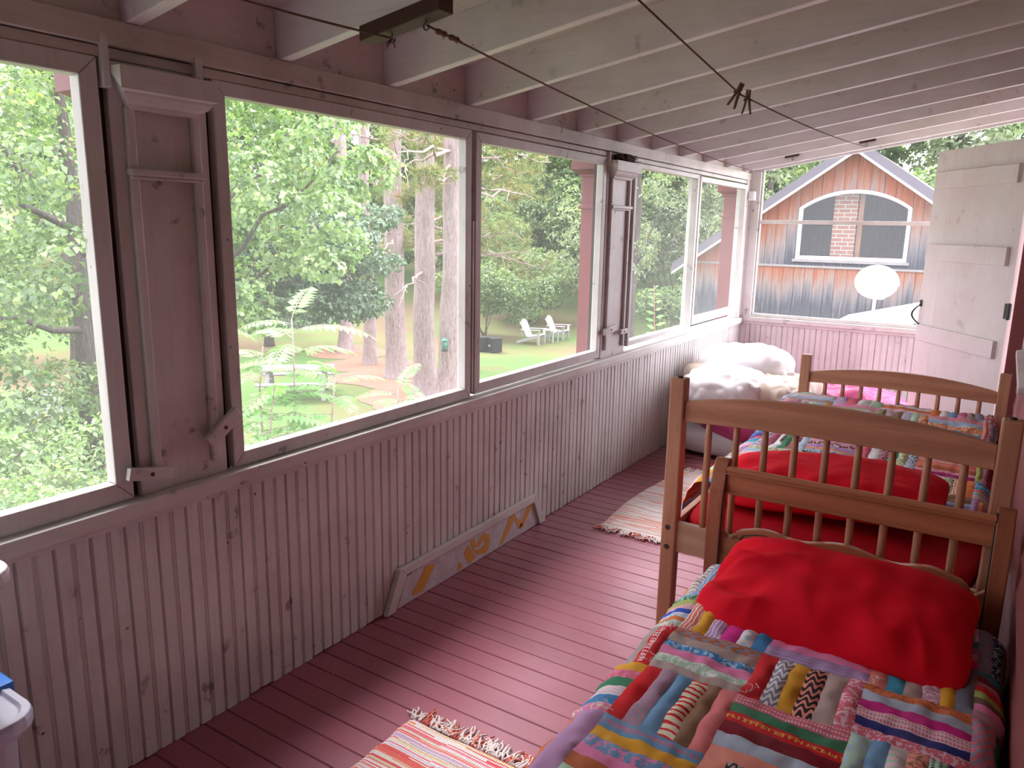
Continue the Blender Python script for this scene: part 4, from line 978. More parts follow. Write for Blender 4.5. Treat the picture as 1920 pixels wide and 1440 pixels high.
PN = [(-19.4,19.3,.25),(-17.0,17.9,.205),(-14.75,16.65,.31),(-12.6,15.35,.30),(-11.4,14.9,.315)]
PL = ['farthest pine of the row, its foot screened by leaves','slender second pine of the row from the left','third pine of the row with a broad flaring foot','thick fourth pine of the row, nearest the bare ground','rightmost pine of the row with a feeder on its trunk']
for i, ((x,y,r), lb) in enumerate(zip(PN, PL)): pine(x, y, r, lb, 300+i*7, lean=(.006*(i-2), .004), hb=2.9+.1*i)
pine(-13.75, 19.05, .13, 'slim pine hidden behind the screen mullion, tufts hanging either side', 391, hb=3.6, ntuft=220)
def disc(x, y, r, name, label):
    b = MB(); n = 28; vs = [(x,y,gz(x,y)+.05)]
    for k in range(n): a = 2*PI*k/n; rr = r*(1+.25*nz((math.cos(a),math.sin(a),x), 1.3, 2)); px, py = x+rr*math.cos(a), y+rr*math.sin(a); vs.append((px,py,gz(px,py)+.012))
    b.add(vs, [(0,1+k,1+(k+1)%n) for k in range(n)]); tag(b.build(name, M['litter'], smooth=True), label, 'needle litter', kind='stuff')
for i, (x,y,r) in enumerate(PN): disc(x, y, 1.5+.25*(i > 1), 'needle_litter', 'brown fallen needles around a pine foot')

# --- hemlock with drooping sprays, left of the pines
def spray_tree(x, y, h, w, seed, label, mat, z0c=.25):
    q = random.Random(seed); bl = []
    for k in range(22):
        f = z0c + (1-z0c)*k/21; a = k*2.4; d = w*(1-f)*q.uniform(.5,1.); bl.append((math.cos(a)*d, math.sin(a)*d, h*f, w*.30*(1.15-f), w*.30*(1.15-f), .22))
    return tree('hemlock_tree', (x,y,gz(x,y)), label, 'hemlocks', h, .16, bl, 75, .20, mat, M['darkbark'], seed, up=1.2, aspect=.35, droop=.55, clump=10)
t = empty('hemlock_tree', (-12.0,10.9,gz(-12,10.9)), 'dense soft needled tree low in front of the pine trunks', 'tree', 'hemlocks'); t.rotation_euler = (0,0,.571); q = random.Random(41)
mb = [(q.uniform(-2.0,1.7), q.uniform(-.9,.9), z, q.uniform(.45,.75), q.uniform(.45,.75), .26) for z in [2.65+.055*k for k in range(40)]]
MB().tube([(-3.0,0,-.2),(-3.0,0,2.5),(-2.9,0,5.6)], [.16,.13,.03], 10).build('trunk', M['darkbark'], t, smooth=True)
for k in range(6): MB().tube(crook((-2.95,0,2.7+.3*k), (q.uniform(.2,1.7),q.uniform(-.8,.8),2.7+.3*k), .15, 6, 60+k), [.035*(1-.12*i) for i in range(7)], 6).build('branch', M['darkbark'], t, smooth=True)
V, F = blob_leaves(mb, 120, .12, 42, up=1.0, clump=9, aspect=.6, droop=.5); link_mesh('crown', raw_mesh('crown', V, F, M['leafdark']), t)
spray_tree(-22.5, 18.5, 9.5, 4.0, 43, 'hemlock left of the farthest pine', M['leafdark'], .12)
# --- leafy maple near the second screen: its trunk stands left of the crown
q = random.Random(77)
mb = [(q.uniform(-1.45,1.0)-.12*max(0, 4.6-z)*0, q.uniform(-1.2,1.2), z, q.uniform(.38,.62), q.uniform(.38,.62), q.uniform(.25,.40)) for z in [3.9+.11*k for k in range(34)]]
mb += [(q.uniform(-1.7,-.5), q.uniform(-1.,1.), z, q.uniform(.35,.55), q.uniform(.35,.55), .3) for z in (2.6,2.9,3.2,3.4,3.6,3.8)]
br = [(crook((-1.75,0,2.6), (.3,.3,4.6), .25, 6, 5), .05), (crook((-1.75,0,3.4), (.8,-.4,5.6), .25, 6, 6), .05), (crook((-1.75,0,4.2), (.5,.6,6.6), .25, 6, 7), .045), (crook((-1.75,0,2.2), (-.5,-.7,3.9), .2, 6, 8), .035)]
t = empty('maple_tree', (-9.35,8.35,GZ), 'light green maple filling the upper left of the second screen', 'tree'); t.rotation_euler = (0,0,.571)
MB().tube([(-1.75,0,-.3),(-1.75,0,0),(-1.8,0,2.2),(-1.75,.05,3.4),(-1.7,0,5),(-1.6,0,7)], [.2,.14,.12,.10,.08,.03], 10).build('trunk', M['darkbark'], t, smooth=True)
for bp, r_ in br: MB().tube(bp, [r_*(1-.75*i/6) for i in range(7)], 7).build('branch', M['darkbark'], t, smooth=True)
V, F = blob_leaves(mb, 150, .105, 51, clump=9, aspect=.85); link_mesh('crown', raw_mesh('crown', V, F, M['leaflight']), t)
# --- old tree with crooked dark boughs in the first screen
q = random.Random(78)
mb = [(q.uniform(-2.2,3.0), q.uniform(-2.6,1.6), z, q.uniform(.6,1.05), q.uniform(.6,1.05), q.uniform(.35,.6)) for z in (2.2,2.6,2.9,3.2,3.5,3.7,4.0,4.3,4.6,4.9,5.2,5.5,5.8,6.1,6.4,6.7,3.0,3.8,4.5,5.1,5.7,6.3,7.0,2.4)]
br = [(crook((0,0,3.2), (.3,-1.9,4.1), .5, 8, 15), .085), (crook((0,0,4.3), (.8,-1.6,5.4), .6, 8, 16), .075), (crook((0,0,2.6), (.9,-2.3,3.3), .45, 8, 17), .07), (crook((0,0,4.8), (-.2,-2.3,6.6), .5, 8, 18), .07), (crook((0,0,3.8), (1.2,.9,5.0), .4, 7, 19), .06), (crook((.2,-1.2,3.7), (.8,-1.9,4.9), .4, 6, 20), .04)]
tree('old_tree', (-13.3,6.95,GZ), 'old tree with dark crooked boughs outside the first screen', None, 7.6, .21, mb, 84, .115, M['leafmix'], M['darkbark'], 61, br, clump=8, aspect=.7)
q = random.Random(79)
mb = [(q.uniform(-1.9,1.9), q.uniform(-1.9,1.9), z, q.uniform(.5,.9), q.uniform(.5,.9), .42) for z in (1.3,1.7,2.1,2.5,2.8,3.1,3.5,3.9,4.3,4.7,5.1,5.5,5.9,6.3)]
tree('maple_tree', (-17.2,5.2,GZ), 'pale leaved young maple at the left edge of the first screen', None, 6.4, .12, mb, 70, .14, M['leaflight'], M['darkbark'], 63, clump=8, aspect=.8)
mb = [(q.uniform(-2.6,2.6), q.uniform(-2.6,2.6), z, q.uniform(.8,1.3), q.uniform(.8,1.3), .6) for z in (1.2,1.8,2.4,3.,3.6,4.2,4.8,5.4,6.,6.6,7.2,7.8,8.4)]
tree('maple_tree', (-24.5,12.5,gz(-24.5,12.5)), 'broad maple behind the old crooked tree', None, 8.4, .2, mb, 26, .27, M['leafmix'], M['darkbark'], 66, clump=8, aspect=.8)

# --- bushes and shrubs
def bush(x, y, z, blobs, label, mat, seed, size=.09, dens=120, kind='bush', group=None, clump=8, **kw):
    t = empty(kind, (x,y,z), label, 'bush', group); q = random.Random(seed); b = MB()
    for k in range(6):
        bl = q.choice(blobs); b.tube(crook((q.uniform(-.12,.12), q.uniform(-.12,.12), -.1), bl[:3], .15, 5, seed+k), [.022,.02,.017,.014,.011,.008], 6)
    b.build('stems', M['darkbark'], t, smooth=True)
    V, F = blob_leaves(blobs, dens, size, seed, clump=clump, **kw); link_mesh('leaves', raw_mesh('leaves', V, F, mat), t); return t
def rb(n, wx, wy, h, r0, r1, seed):
    q = random.Random(seed); return [(q.uniform(-wx,wx), q.uniform(-wy,wy), q.uniform(.35*h, h), q.uniform(r0,r1), q.uniform(r0,r1), q.uniform(r0,r1)*.7) for _ in range(n)]
bush(-5.3, 2.0, GZ, rb(16,1.5,1.3,2.6,.4,.7,1), 'light green shrub close under the first screen', M['leafshrub'], 71, .062, 170)
bush(-7.8, 3.3, GZ, rb(16,1.6,1.4,2.0,.4,.7,2), 'middle shrub behind the closest one in the first screen', M['leafshrub'], 72, .08, 120)
bush(-11.2, 3.6, GZ, rb(14,1.5,1.5,1.9,.4,.75,3), 'arching shrub at the left under the old tree', M['leafshrub'], 73, .10, 90)
bush(-12.2, 7.0, GZ, rb(12,1.6,1.1,2.0,.4,.7,33), 'bushy growth around the old tree foot', M['leafmix'], 83, .11, 90)
bush(-4.05, 3.55, GZ, rb(22,.85,.75,3.0,.3,.48,4), 'bright shrub at the bottom of the second screen', M['leafshrub'], 74, .055, 190)
bush(-4.75, 3.75, GZ, rb(18,.8,.7,2.75,.3,.46,44), 'leafy shrub below the feather leaved saplings', M['leafshrub'], 174, .055, 170)
bush(-6.6, 5.2, GZ, rb(14,1.0,.9,2.0,.3,.55,5), 'low leafy shrub under the sapling', M['leafshrub'], 75, .07, 140)
bush(-17.6, 25.4, gz(-17.6,25.4), rb(16,1.9,1.1,2.6,.6,1.0,6), 'rounded green bush behind the black boxes', M['leafmix'], 76, .15, 60)
bush(-17.4, 28.6, gz(-17.4,28.6), rb(14,1.4,1.0,2.8,.6,1.0,7), 'tall green bush behind the lawn chairs', M['leafmix'], 77, .16, 52)
bush(-20.2, 29.4, gz(-20.2,29.4), rb(12,1.4,1.2,5.2,.7,1.1,8), 'pale feathery bush high behind the black boxes', M['leaflight'], 78, .14, 60, aspect=.3)
bush(-14.2, 30.6, gz(-14.2,30.6), rb(16,1.8,1.3,4.8,.7,1.1,9), 'silvery grey willow bush beyond the lawn chairs', M['leafgrey'], 79, .15, 55, aspect=.35)
bush(-11.4, 29.0, gz(-11.4,29.0), rb(12,1.5,1.0,2.2,.5,.9,10), 'dark low bush beneath the grey trees', M['leafmix'], 80, .14, 60)
bush(-8.4, 22.0, gz(-8.4,22), rb(10,1.2,.8,1.1,.4,.6,12), 'low greenery left of the plank house', M['leafshrub'], 82, .12, 70)
mb = [(rt.uniform(-2.4,2.4), rt.uniform(-1.5,1.5), z, rt.uniform(.7,1.1), rt.uniform(.7,1.1), .6) for z in (2.3,2.8,3.3,3.7,4.1,4.5,4.9,5.3,5.7,6.1,6.5,6.9,7.3)]
tree('willow_tree', (-10.2,22.6,gz(-10.2,22.6)), 'grey green tree with leaning dark trunk outside the fourth screen', None, 7.6, .27, mb, 30, .17, M['leafgrey'], M['darkbark'], 91, [(crook((0,0,2.4),(.9,.5,5.2),.3,6,30),.06),(crook((0,0,2.8),(-1.0,.3,5.4),.3,6,31),.07)], lean=(.04,.02), clump=9, aspect=.4)
mb = [(rt.uniform(-2.,2.), rt.uniform(-1.5,1.5), z, rt.uniform(.7,1.1), rt.uniform(.7,1.1), .6) for z in (2.,2.7,3.4,4.1,4.8,5.5,6.2,6.9,7.6)]
tree('willow_tree', (-6.9,26.6,gz(-6.9,26.6)), 'grey green tree rising behind the left roof slope of the plank house', None, 8, .2, mb, 30, .19, M['leafgrey'], M['darkbark'], 92, clump=9, aspect=.4)
q = random.Random(5)
mb = [(q.uniform(-2.,2.), q.uniform(-1.5,1.5), z, q.uniform(.7,1.1), q.uniform(.7,1.1), .6) for z in (6.2,6.8,7.2,7.8,8.2,8.6,9.2,9.8,10.4)]
tree('birch_tree', (.6,26.4,gz(.6,26.4)), 'tall thin tree with bare white twigs above the right roof slope', None, 10.5, .14, mb, 22, .22, M['leafmix'], M['deadwood'], 93, [(crook((0,0,5.+.5*k),(q.uniform(-2,2),q.uniform(-1,1),6.6+.6*k),.5,6,50+k),.04) for k in range(7)], clump=9)
mb = [(q.uniform(-2.,2.), q.uniform(-1.5,1.5), z, q.uniform(.8,1.2), q.uniform(.8,1.2), .6) for z in (4.2,5.,5.8,6.4,7.,7.6,8.2,8.8,9.4)]
tree('maple_tree', (-4.3,28.4,gz(-4.3,28.4)), 'dark green tree showing left of the house gable', None, 10, .18, mb, 28, .24, M['leafmix'], M['darkbark'], 94, clump=9)

bush(-9.3, 31.5, gz(-9.3,31.5), rb(16,2.4,1.2,4.6,.8,1.2,17), 'tall shadowy thicket filling the view behind the leaning willow', M['leafgrey'], 84, .17, 46)
bush(-15.6, 32.5, gz(-15.6,32.5), rb(16,2.6,1.2,5.6,.9,1.3,18), 'tall thicket rising behind the silvery willow bush', M['leafmix'], 85, .19, 40)
bush(-21.5, 31.0, gz(-21.5,31), rb(16,2.6,1.2,5.0,.9,1.3,19), 'tall thicket seen between the mullion and pine trunks', M['leafmix'], 86, .19, 40)
bush(-12.9, 34.0, gz(-12.9,34), rb(16,2.2,1.2,5.4,.9,1.3,27), 'dim thicket behind the fourth screen, left of the house roof', M['leafgrey'], 88, .19, 42)
bush(-7.6, 33.5, gz(-7.6,33.5), rb(14,2.2,1.2,4.6,.9,1.3,28), 'dim thicket behind the house on its left', M['leafmix'], 89, .19, 42)
# --- pinnate saplings (sumac like) near the second screen
def frond(bs, bl, a, d, L, n, droop, q):
    a = Vector(a); d = Vector(d).normalized(); pts = []; p = a.copy(); dd = d.copy()
    for k in range(n+1):
        pts.append(p.copy()); dd = (dd + Vector((0,0,-droop/n))).normalized(); p = p + dd*L/n
    bs.tube(pts, [.0045*(1-.7*k/n) for k in range(n+1)], 5)
    side = d.cross(Vector((0,0,1))).normalized()
    for k in range(2, n+1):
        t = (pts[k]-pts[k-1]).normalized(); up = side.cross(t).normalized(); l_ = L*.24*math.sin(PI*(.18+.72*k/n))**.7
        for s_ in ((-1,1) if k < n else (0,)):
            o = pts[k]; dr = (side*s_*.9 + t*(.45 if s_ else 1) - up*.0 + Vector((0,0,-.28+q.uniform(-.12,.12)))).normalized(); w = t.cross(dr).cross(dr).normalized() if s_ else side; w = (t - dr*t.dot(dr)).normalized() if s_ else side
            nn = dr.cross(w); hw = l_*.21
            bl.add([o, o+dr*l_*.4+w*hw+nn*hw*.25, o+dr*l_, o+dr*l_*.4-w*hw+nn*hw*.25], [(0,1,2),(0,2,3)])
def sapling(x, y, ztop, label, seed, nf=11, L=.62, lean=(.05,.0)):
    q = random.Random(seed); t = empty('sumac_sapling', (x,y,GZ), label, 'sapling', 'pinnate saplings'); h = ztop-GZ
    pts = trunk_pts(h, lean, .05, 8, seed); MB().tube(pts, [.022*(1-.7*k/8) for k in range(9)], 7).build('stem', M['deadwood'], t, smooth=True)
    bs = MB(); bl = MB()
    for k in range(nf):
        f = 1-.30*(k/nf)**1.1; a = k*2.4+seed; i = min(7, int(f*8)); p = Vector(pts[i]).lerp(Vector(pts[min(8,i+1)]), f*8-i); up = 1.2 if k == 0 else .55-.5*k/nf
        frond(bs, bl, p, (math.cos(a), math.sin(a), up), L*q.uniform(.8,1.15)*(.75 if k < 2 else 1), 12, .9, q)
    bs.build('leaf_stalks', M['deadwood'], t, smooth=True); bl.build('leaflets', M['frond'], t); return t
sapling(-5.6, 4.7, .74, 'tallest feather leaved sapling at the left of the second screen', 2, 15, .66)
sapling(-5.2, 4.85, .22, 'feather leaved sapling right of the tallest one', 5, 12, .62)
sapling(-4.7, 5.15, .12, 'spreading feather leaved sapling before the bare ground', 8, 12, .62)
sapling(-4.4, 5.2, -.06, 'rightmost feather leaved sapling near the thick pine', 9, 11, .6)
sapling(-5.5, 4.4, .05, 'bushy feather leaved sapling in front of the tallest one', 12, 13, .66)
sapling(-5.95, 4.65, .45, 'feather leaved sapling at the very edge of the second screen', 17, 13, .66)
bush(-6.3, 6.1, GZ, rb(16,1.1,.8,2.1,.3,.55,46), 'dense shrub behind the feather leaved saplings', M['leafshrub'], 176, .075, 130)
# --- tall weed outside the fourth screen
t = empty('tall_weed', (-2.93,7.57,GZ), 'single tall weed with paired leaves outside the fourth screen', 'weed'); b = MB(); pts = [(-.16*(k/12)**2, .02*math.sin(k), 3.92*k/12) for k in range(13)]; b.tube(pts, [.010*(1-.6*k/12) for k in range(13)], 6); b.build('stem', m_plain('reddish stem', (.36,.13,.12), .6), t, smooth=True)
b = MB(); q = random.Random(4)
for k in range(26):
    z = 2.9+1.0*k/25; p = Vector((-.16*(z/3.92)**2, 0, z)); a = (0 if k % 2 else PI) + q.uniform(-.5,.5); d = Vector((math.cos(a), math.sin(a), .25)); L = .17*(1.1-.7*k/25); w = Vector((0,.45,.85))*L*.2
    b.add([p, p+d*L*.45+w, p+d*L, p+d*L*.45-w], [(0,1,2),(0,2,3)])
b.build('leaves', M['frond'], t)
bush(-3.1, 7.9, GZ, rb(8,.35,.35,2.95,.18,.3,15), 'leafy clump at the foot of the tall weed', M['leafshrub'], 95, .06, 200)

# --- lawn furniture
def adirondack(x, y, rz_, label, mw, mf):
    r = empty('adirondack_chair', (x,y,gz(x,y)), label, 'lawn chair', 'lawn chairs'); r.rotation_euler = (0,0,rz_)
    b = MB()                                   # faces +x
    for k in range(5):
        yy = -.24+.12*k; zt = .96-.035*abs(k-2)**1.6; fan = 1+.12
        b.hexa([(-.10,yy*.85-.052,.30),(-.085,yy*.85-.052,.31),(-.085,yy*.85+.052,.31),(-.10,yy*.85+.052,.30),(-.375,yy*fan-.058,zt),(-.36,yy*fan-.058,zt+.01),(-.36,yy*fan+.058,zt+.01),(-.375,yy*fan+.058,zt)])
    b.build('backrest', mw, r, bevel=.004)
    b = MB()
    for k in range(5): x0 = -.08+.115*k; b.beam((x0+.055,-.26,.30+.022*k),(x0+.055,.26,.30+.022*k), .10, .02)
    b.build('seat', mw, r, bevel=.003)
    for s_ in (-1, 1):
        b = MB(); b.beam((-.30,s_*.33,.56),(.50,s_*.33,.585), .13, .022); b.build('arm', mf, r, bevel=.004)
        b = MB(); b.box(.38,.47,s_*.28-.02,s_*.28+.02,0,.575); b.build('leg', mf, r, bevel=.003)
        b = MB(); b.beam((-.52,s_*.25,.045),(.46,s_*.25,.36), .03, .11); b.build('leg', mf, r, bevel=.003)
        b = MB(); b.beam((-.29,s_*.30,.60),(-.24,s_*.29,.30), .03, .05, (0,1,0)); b.build('arm_support', mf, r)
    return r
adirondack(-15.35, 25.3, .12, 'white slatted lawn chair nearer the black boxes', M['chairwhite'], M['chairgrey'])
adirondack(-15.2, 27.0, .12, 'white slatted lawn chair right of the small table', M['chairwhite'], M['chairgrey'])
adirondack(-16.4, 7.6, -.6, 'lavender grey lawn chair half hidden by shrubs under the old tree', M['chairgrey'], M['chairgrey'])
x, y = -14.95, 26.15; r = empty('side_table', (x,y,gz(x,y)), 'small grey slatted table between the two white lawn chairs', 'table'); b = MB()
for k in range(5): b.box(-.25, .25, -.25+.102*k, -.16+.102*k, .48, .50)
b.build('tabletop', M['chairgrey'], r)
for sx_ in (-1,1):
    for sy_ in (-1,1): b = MB(); b.box(sx_*.2-.025, sx_*.2+.025, sy_*.2-.025, sy_*.2+.025, 0, .48); b.build('leg', M['chairgrey'], r)
def blackbox(x, y, rz_, label, mark, mm):
    r = empty('storage_cube', (x,y,gz(x,y)), label, 'box'); r.rotation_euler = (0,0,rz_)
    MB().box(-.20,.20,-.20,.20,.03,.52).build('box_body', M['blackbox'], r, bevel=.015); MB().box(-.21,.21,-.21,.21,.50,.54).build('lid', M['blackbox'], r, bevel=.01)
    MB().box(*mark).build('marking', mm, r)
blackbox(-15.75, 22.55, -.55, 'left black box on the lawn with a yellow mark', (.10,.19,-.203,-.199,.20,.30), M['yellow'])
blackbox(-15.25, 22.6, -.55, 'right black box on the lawn with a pale mark', (-.15,.04,-.203,-.199,.22,.28), M['palegrey'])
# picnic table
x, y = -15.2, 13.3; r = empty('picnic_table', (x,y,gz(x,y)), 'weathered grey picnic table behind the saplings', 'picnic table'); r.rotation_euler = (0,0,.75); b = MB()
for k in range(5): b.box(-.95,.95,-.38+.155*k,-.38+.155*k+.145,.72,.76)
b.build('tabletop', M['greytable'], r, bevel=.004)
for s_ in (-1,1):
    b = MB(); b.box(-.95,.95,s_*.72-.13,s_*.72-.005,.42,.46); b.box(-.95,.95,s_*.72+.005,s_*.72+.13,.42,.46); b.build('bench', M['greytable'], r, bevel=.004)
    b = MB(); b.beam((s_*.7,-.25,.74),(s_*.7,-.7,0), .04, .10, (1,0,0)); b.beam((s_*.7,.25,.74),(s_*.7,.7,0), .04, .10, (1,0,0)); b.box(s_*.7-.02,s_*.7+.02,-.8,.8,.33,.42); b.build('leg_frame', M['greytable'], r)
# feeder on the rightmost pine, white stone
fx, fy = PN[4][0]+.10, PN[4][1]-.36
r = empty('bird_feeder', (fx,fy,GZ+1.5), 'green bird feeder hung on the rightmost pine trunk', 'feeder'); MB().tube([(0,0,0),(0,0,.24)], .055, 14).build('tube', M['feedergreen'], r, smooth=True); MB().tube([(0,0,.24),(0,0,.30)], [.09,.01], 14).build('roof', M['feedergreen'], r); MB().tube([(0,0,-.03),(0,0,0)], .08, 14).build('tray', M['iron'], r); MB().tube([(0,0,.30),(0,.05,.34)], .004, 5).build('hook', M['iron'], r)
b = MB(); b.grid(lambda u, v: (lambda a, t: (.16*math.cos(a)*math.sin(t), .14*math.sin(a)*math.sin(t), .12*math.cos(t)*(1+.2*nz((a,t,0),1))))(2*PI*u, PI*v), 14, 8, True); o = b.build('stone', M['stone'], smooth=True); o.location = (-11.75,17.1,gz(-11.75,17.1)+.05); tag(o, 'white stone on the lawn near the third screen corner', 'stone')
# dead branch crossing in front of the conifers
b = MB(); bp = crook((-12.2,12.6,1.55), (-10.9,10.6,.95), .2, 7, 70); b.tube(bp, [.05,.047,.043,.038,.033,.027,.02,.012], 8)
for k, e in ((3,(.15,-.35,.4)),(4,(.05,-.2,-.5)),(5,(.25,-.3,.3))): p = Vector(bp[k]); b.tube(crook(p, p+Vector(e), .08, 4, 80+k), [.02,.016,.013,.01,.006], 6)

# --- plank house with arched window
HX, HY, AP, SL = -2.41, 15.0, 2.97, .70
hs = empty('house', (HX,HY,GZ), 'weathered plank gable house with arched window beyond the far screen', 'house')
def HP(b, n, m, parent=None, bevel=0, lab=None):
    o = b.build(n, m, parent or hs, bevel=bevel)
    if parent is None: o.location = (-HX,-HY,-GZ)
    if lab: o['label'] = lab
    return o
HL, HR = HX-2.9, HX+2.9
def rooflow(x): return AP - SL*abs(x-HX)
WLx, WRx, WB, WS, WM = -3.345, -1.475, 1.10, 2.03, 2.345
def arch(x): 
    c = (WLx+WRx)/2; h = (WRx-WLx)/2; R = (h*h+(WM-WS)**2)/(2*(WM-WS)); return WM-R+math.sqrt(max(0, R*R-(x-c)**2))
b = MB(); rb_ = random.Random(2); xs_ = [HL]
while xs_[-1] < HR-.25:
    nx = xs_[-1] + rb_.uniform(.15, .23)
    for edge in (WLx, WRx):
        if xs_[-1] < edge and abs(nx-edge) < .13 or xs_[-1] < edge < nx: nx = edge
    xs_.append(nx)
xs_.append(HR)
for x, x2 in zip(xs_[:-1], xs_[1:]):
    e = .003; y0 = HY+rb_.uniform(-.004,.004)
    def board(za0, za1, zb0, zb1): b.hexa([(x+e,y0,za0),(x2-e,y0,za1),(x2-e,HY+.05,za1),(x+e,HY+.05,za0),(x+e,y0,zb0),(x2-e,y0,zb1),(x2-e,HY+.05,zb1),(x+e,HY+.05,zb0)])
    t0, t1 = rooflow(x)+.10, rooflow(x2)+.10; board(GZ, GZ, .955, .955)
    if x2 <= WLx+1e-6 or x >= WRx-1e-6: board(.975, .975, t0, t1)
    else: board(.975, .975, WB, WB); board(arch(x), arch(x2), t0, t1)
HP(b, 'gable_wall', M['barn'])
b = MB(); b.box(HL-.01, HR+.01, HY-.028, HY, .945, .985); HP(b, 'batten', M['greytable'])
b = MB(); b.box(HL, HL+.08, HY+.06, HY+8, GZ, rooflow(HL)+.12); b.box(HR-.08, HR, HY+.06, HY+8, GZ, rooflow(HR)+.12); b.prism([(HL,HY+7.9,GZ),(HL,HY+7.9,rooflow(HL)+.14),(HX,HY+7.9,AP+.14),(HR,HY+7.9,rooflow(HR)+.14),(HR,HY+7.9,GZ)],(0,.1,0)); b.box(HL,HR,HY+.06,HY+7.9,.3,.4); HP(b, 'side_wall', M['barn'])
for s_ in (-1, 1):
    xe = HX+s_*3.2; ze = AP-SL*3.2; yy0, yy1 = HY-.38, HY+8.3; b = MB(); d = .10
    b.hexa([(HX,yy0,AP+d),(xe,yy0,ze+d),(xe,yy1,ze+d),(HX,yy1,AP+d),(HX,yy0,AP+d+.09),(xe,yy0,ze+d+.09),(xe,yy1,ze+d+.09),(HX,yy1,AP+d+.09)]) if s_ > 0 else b.hexa([(xe,yy0,ze+d),(HX,yy0,AP+d),(HX,yy1,AP+d),(xe,yy1,ze+d),(xe,yy0,ze+d+.09),(HX,yy0,AP+d+.09),(HX,yy1,AP+d+.09),(xe,yy1,ze+d+.09)])
    o = HP(b, 'roof', M['rooftop'])
    b = MB(); b.prism([(HX,yy0-.03,AP+.03),(HX,yy0-.03,AP+.21),(xe,yy0-.03,ze+.21),(xe,yy0-.03,ze+.03)], (0,.03,0)); HP(b, 'rake_board', M['rooftop'])
    b = MB(); b.prism([(HX,yy0-.04,AP-.01),(HX,yy0-.04,AP+.035),(xe,yy0-.04,ze+.035),(xe,yy0-.04,ze-.01)], (0,.04,0)); HP(b, 'drip_edge', M['whitemetal'], lab='white drip edge')
# arched window
w = MB(); n = 28; fw = .062
xs = [WLx+(WRx-WLx)*k/n for k in range(n+1)]; xi = [WLx+fw+(WRx-WLx-2*fw)*k/n for k in range(n+1)]
outer = [(WLx,WB)]+[(x_,arch(x_)) for x_ in xs]+[(WRx,WB)]; inner = [(WLx+fw,WB+fw)]+[(x_,arch(x_)-fw*1.0) for x_ in xi]+[(WRx-fw,WB+fw)]
m_ = len(outer); vs = []
for yy in (HY-.03, HY+.05):
    vs += [(a,yy,c) for a, c in outer] + [(a,yy,c) for a, c in inner]
fs = []
for k in range(m_):
    k2 = (k+1) % m_; fs += [(k,k2,m_+k2,m_+k),(2*m_+k,3*m_+k,3*m_+k2,2*m_+k2),(k,2*m_+k,2*m_+k2,k2),(m_+k,m_+k2,3*m_+k2,3*m_+k)]
w.add(vs, fs); wo = HP(w, 'arched_window', M['whitemetal'])
b = MB(); b.add([(a,HY+.02,c) for a, c in inner], [tuple(range(m_))]); b.build('pane', M['glass'], wo)
b = MB(); b.box(WLx-.05, WRx+.05, HY-.05, HY+.0, WB-.05, WB); HP(b, 'window_sill', M['greytable'])
b = MB(); b.box(-2.80,-2.40,HY+.30,HY+.7,.4,2.6); HP(b, 'brick_chimney', M['brick'])
b = MB(); b.box(-2.37,-2.29,HY+.28,HY+.36,.4,2.5); HP(b, 'interior_post', M['cherryz'])
# low metal roof and satellite dish in front of the house
b = MB(); z = lambda x: .33+.27*(x+1.93)
b.hexa([(-1.93,9.2,z(-1.93)),(1.6,9.2,z(1.6)),(1.6,12.5,z(1.6)),(-1.93,12.5,z(-1.93)),(-1.93,9.2,z(-1.93)+.04),(1.6,9.2,z(1.6)+.04),(1.6,12.5,z(1.6)+.04),(-1.93,12.5,z(-1.93)+.04)])
sh = empty('lean_to', (0,11,GZ), 'pale low metal roof under the satellite dish', 'shed'); o = b.build('roof', M['shedroof'], sh); o.location = (0,-11,-GZ)
b = MB(); b.box(-1.7,1.6,9.4,12.3,GZ,.3); o = b.build('wall', M['barn'], sh); o.location = (0,-11,-GZ)
r = empty('satellite_dish', (-1.56,12.25,.885), 'round white satellite dish standing before the plank house', 'satellite dish'); r.rotation_euler = (math.radians(72), 0, math.radians(8))
b = MB(); Rr = .295
def dish(u, v, o=0): a = 2*PI*u; q_ = v; return (Rr*q_*math.cos(a), Rr*.86*q_*math.sin(a), .06*q_*q_+o)
b.grid(lambda u, v: dish(u, v), 40, 8, True); b.grid(lambda u, v: dish(u, v, -.012), 40, 8, True); b.build('reflector', M['whitemetal'], r, smooth=True)
b = MB(); b.tube([(0,-.25,.05),(.10,-.28,.2),(.26,-.10,.34)], .013, 8); b.build('feed_arm', M['chairgrey'], r); b = MB(); b.tube([(.26,-.10,.34),(.22,-.06,.29)], .04, 12); b.build('receiver_head', M['whiteplastic'], r, smooth=True)
b = MB(); b.tube([(0,0,-.03),(0,-.08,-.12),(0,-.46,-.27)], .022, 8); b.build('mast', M['chairgrey'], r)
# overhead wire by the far screen
b = MB(); b.tube(sag((-5.6,13.4,3.3), (-1.0,30,6.0), .3, 14), .012, 6); tag(b.build('overhead_wire', M['palegrey'], smooth=True), 'pale overhead wire crossing above the house gable', 'wire')

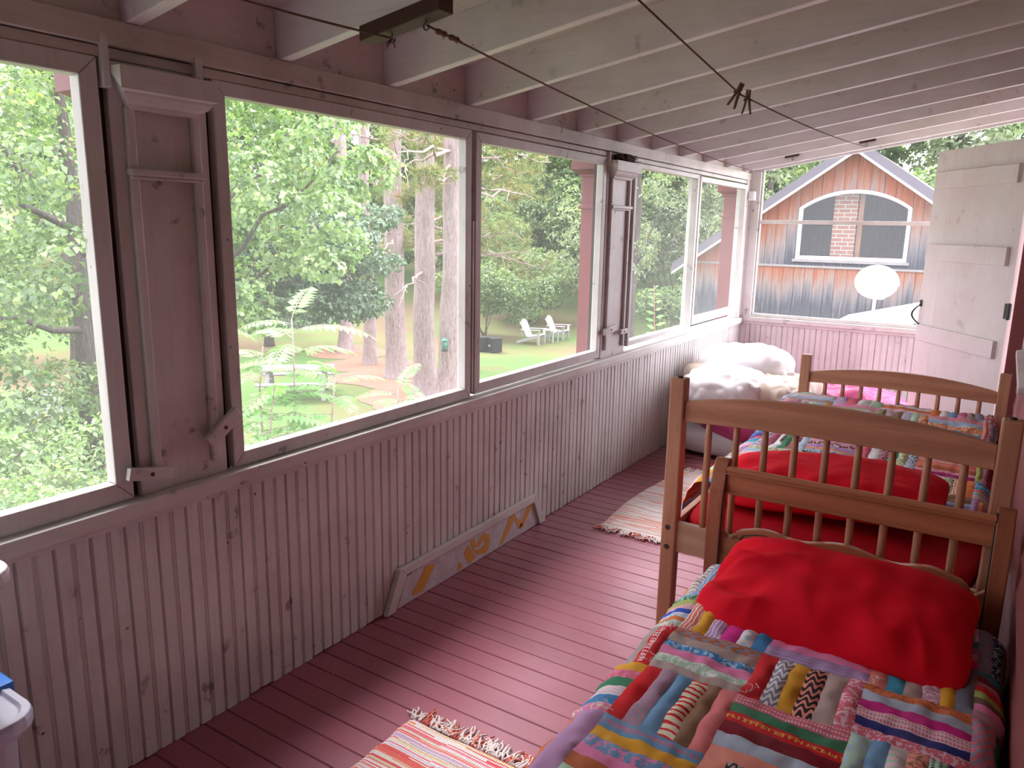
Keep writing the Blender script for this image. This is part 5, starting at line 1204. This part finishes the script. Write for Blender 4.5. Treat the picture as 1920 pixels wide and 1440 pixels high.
# ================================================================== CAMERA AND LIGHT
cam = bpy.data.cameras.new('camera'); co = bpy.data.objects.new('camera', cam); COL.objects.link(co); SC.camera = co
cam.sensor_fit = 'HORIZONTAL'; cam.sensor_width = 36; cam.lens = 1420.39/1920*36; cam.clip_start = .02; cam.clip_end = 400
Rc = [[.83976588,.12546982,-.52825239],[.54264974,-.1616732,.82425302],[.01801462,-.97883558,-.2038538]]
co.matrix_world = Matrix(((Rc[0][0],-Rc[0][1],-Rc[0][2],0),(Rc[1][0],-Rc[1][1],-Rc[1][2],0),(Rc[2][0],-Rc[2][1],-Rc[2][2],1.6),(0,0,0,1)))
w = bpy.data.worlds.new('overcast sky'); SC.world = w; w.use_nodes = True; nt = w.node_tree; nt.nodes.clear()
bg = nt.nodes.new('ShaderNodeBackground'); ow = nt.nodes.new('ShaderNodeOutputWorld'); nt.links.new(bg.outputs[0], ow.inputs[0]); bg.inputs[0].default_value = (.98,.94,1.04,1); bg.inputs[1].default_value = 1.0
# broken thin cloud: the far right of the sky is the brighter side
tc = nt.nodes.new('ShaderNodeTexCoord'); dp = nt.nodes.new('ShaderNodeVectorMath'); dp.operation = 'DOT_PRODUCT'; dp.inputs[1].default_value = Vector((.50,.72,.48)).normalized(); nt.links.new(tc.outputs['Generated'], dp.inputs[0])
mr = nt.nodes.new('ShaderNodeMapRange'); mr.interpolation_type = 'SMOOTHSTEP'; nt.links.new(dp.outputs['Value'], mr.inputs[0])
for i_, v_ in ((1,.35),(2,1.),(3,SKY0),(4,SKY1)): mr.inputs[i_].default_value = v_
nt.links.new(mr.outputs[0], bg.inputs[1])
sl = bpy.data.lights.new('veiled sun', 'SUN'); so = bpy.data.objects.new('veiled sun', sl); COL.objects.link(so); sl.energy = SUN_E; sl.angle = math.radians(32); sl.color = (1,.94,.96)
el, az = math.radians(56), math.radians(180-14)   # azimuth measured from +x
d = Vector((math.cos(el)*math.cos(az), math.cos(el)*math.sin(az), math.sin(el))); so.rotation_euler = d.to_track_quat('Z', 'Y').to_euler(); so.location = d*30
SC.view_settings.view_transform = 'Standard'; SC.view_settings.look = 'None'; SC.view_settings.gamma = 1; SC.view_settings.use_curve_mapping = False
SC.view_settings.exposure = EXPOSURE
SC.cycles.max_bounces = 10; SC.cycles.diffuse_bounces = 6; SC.cycles.transparent_max_bounces = 12; SC.cycles.use_denoising = True
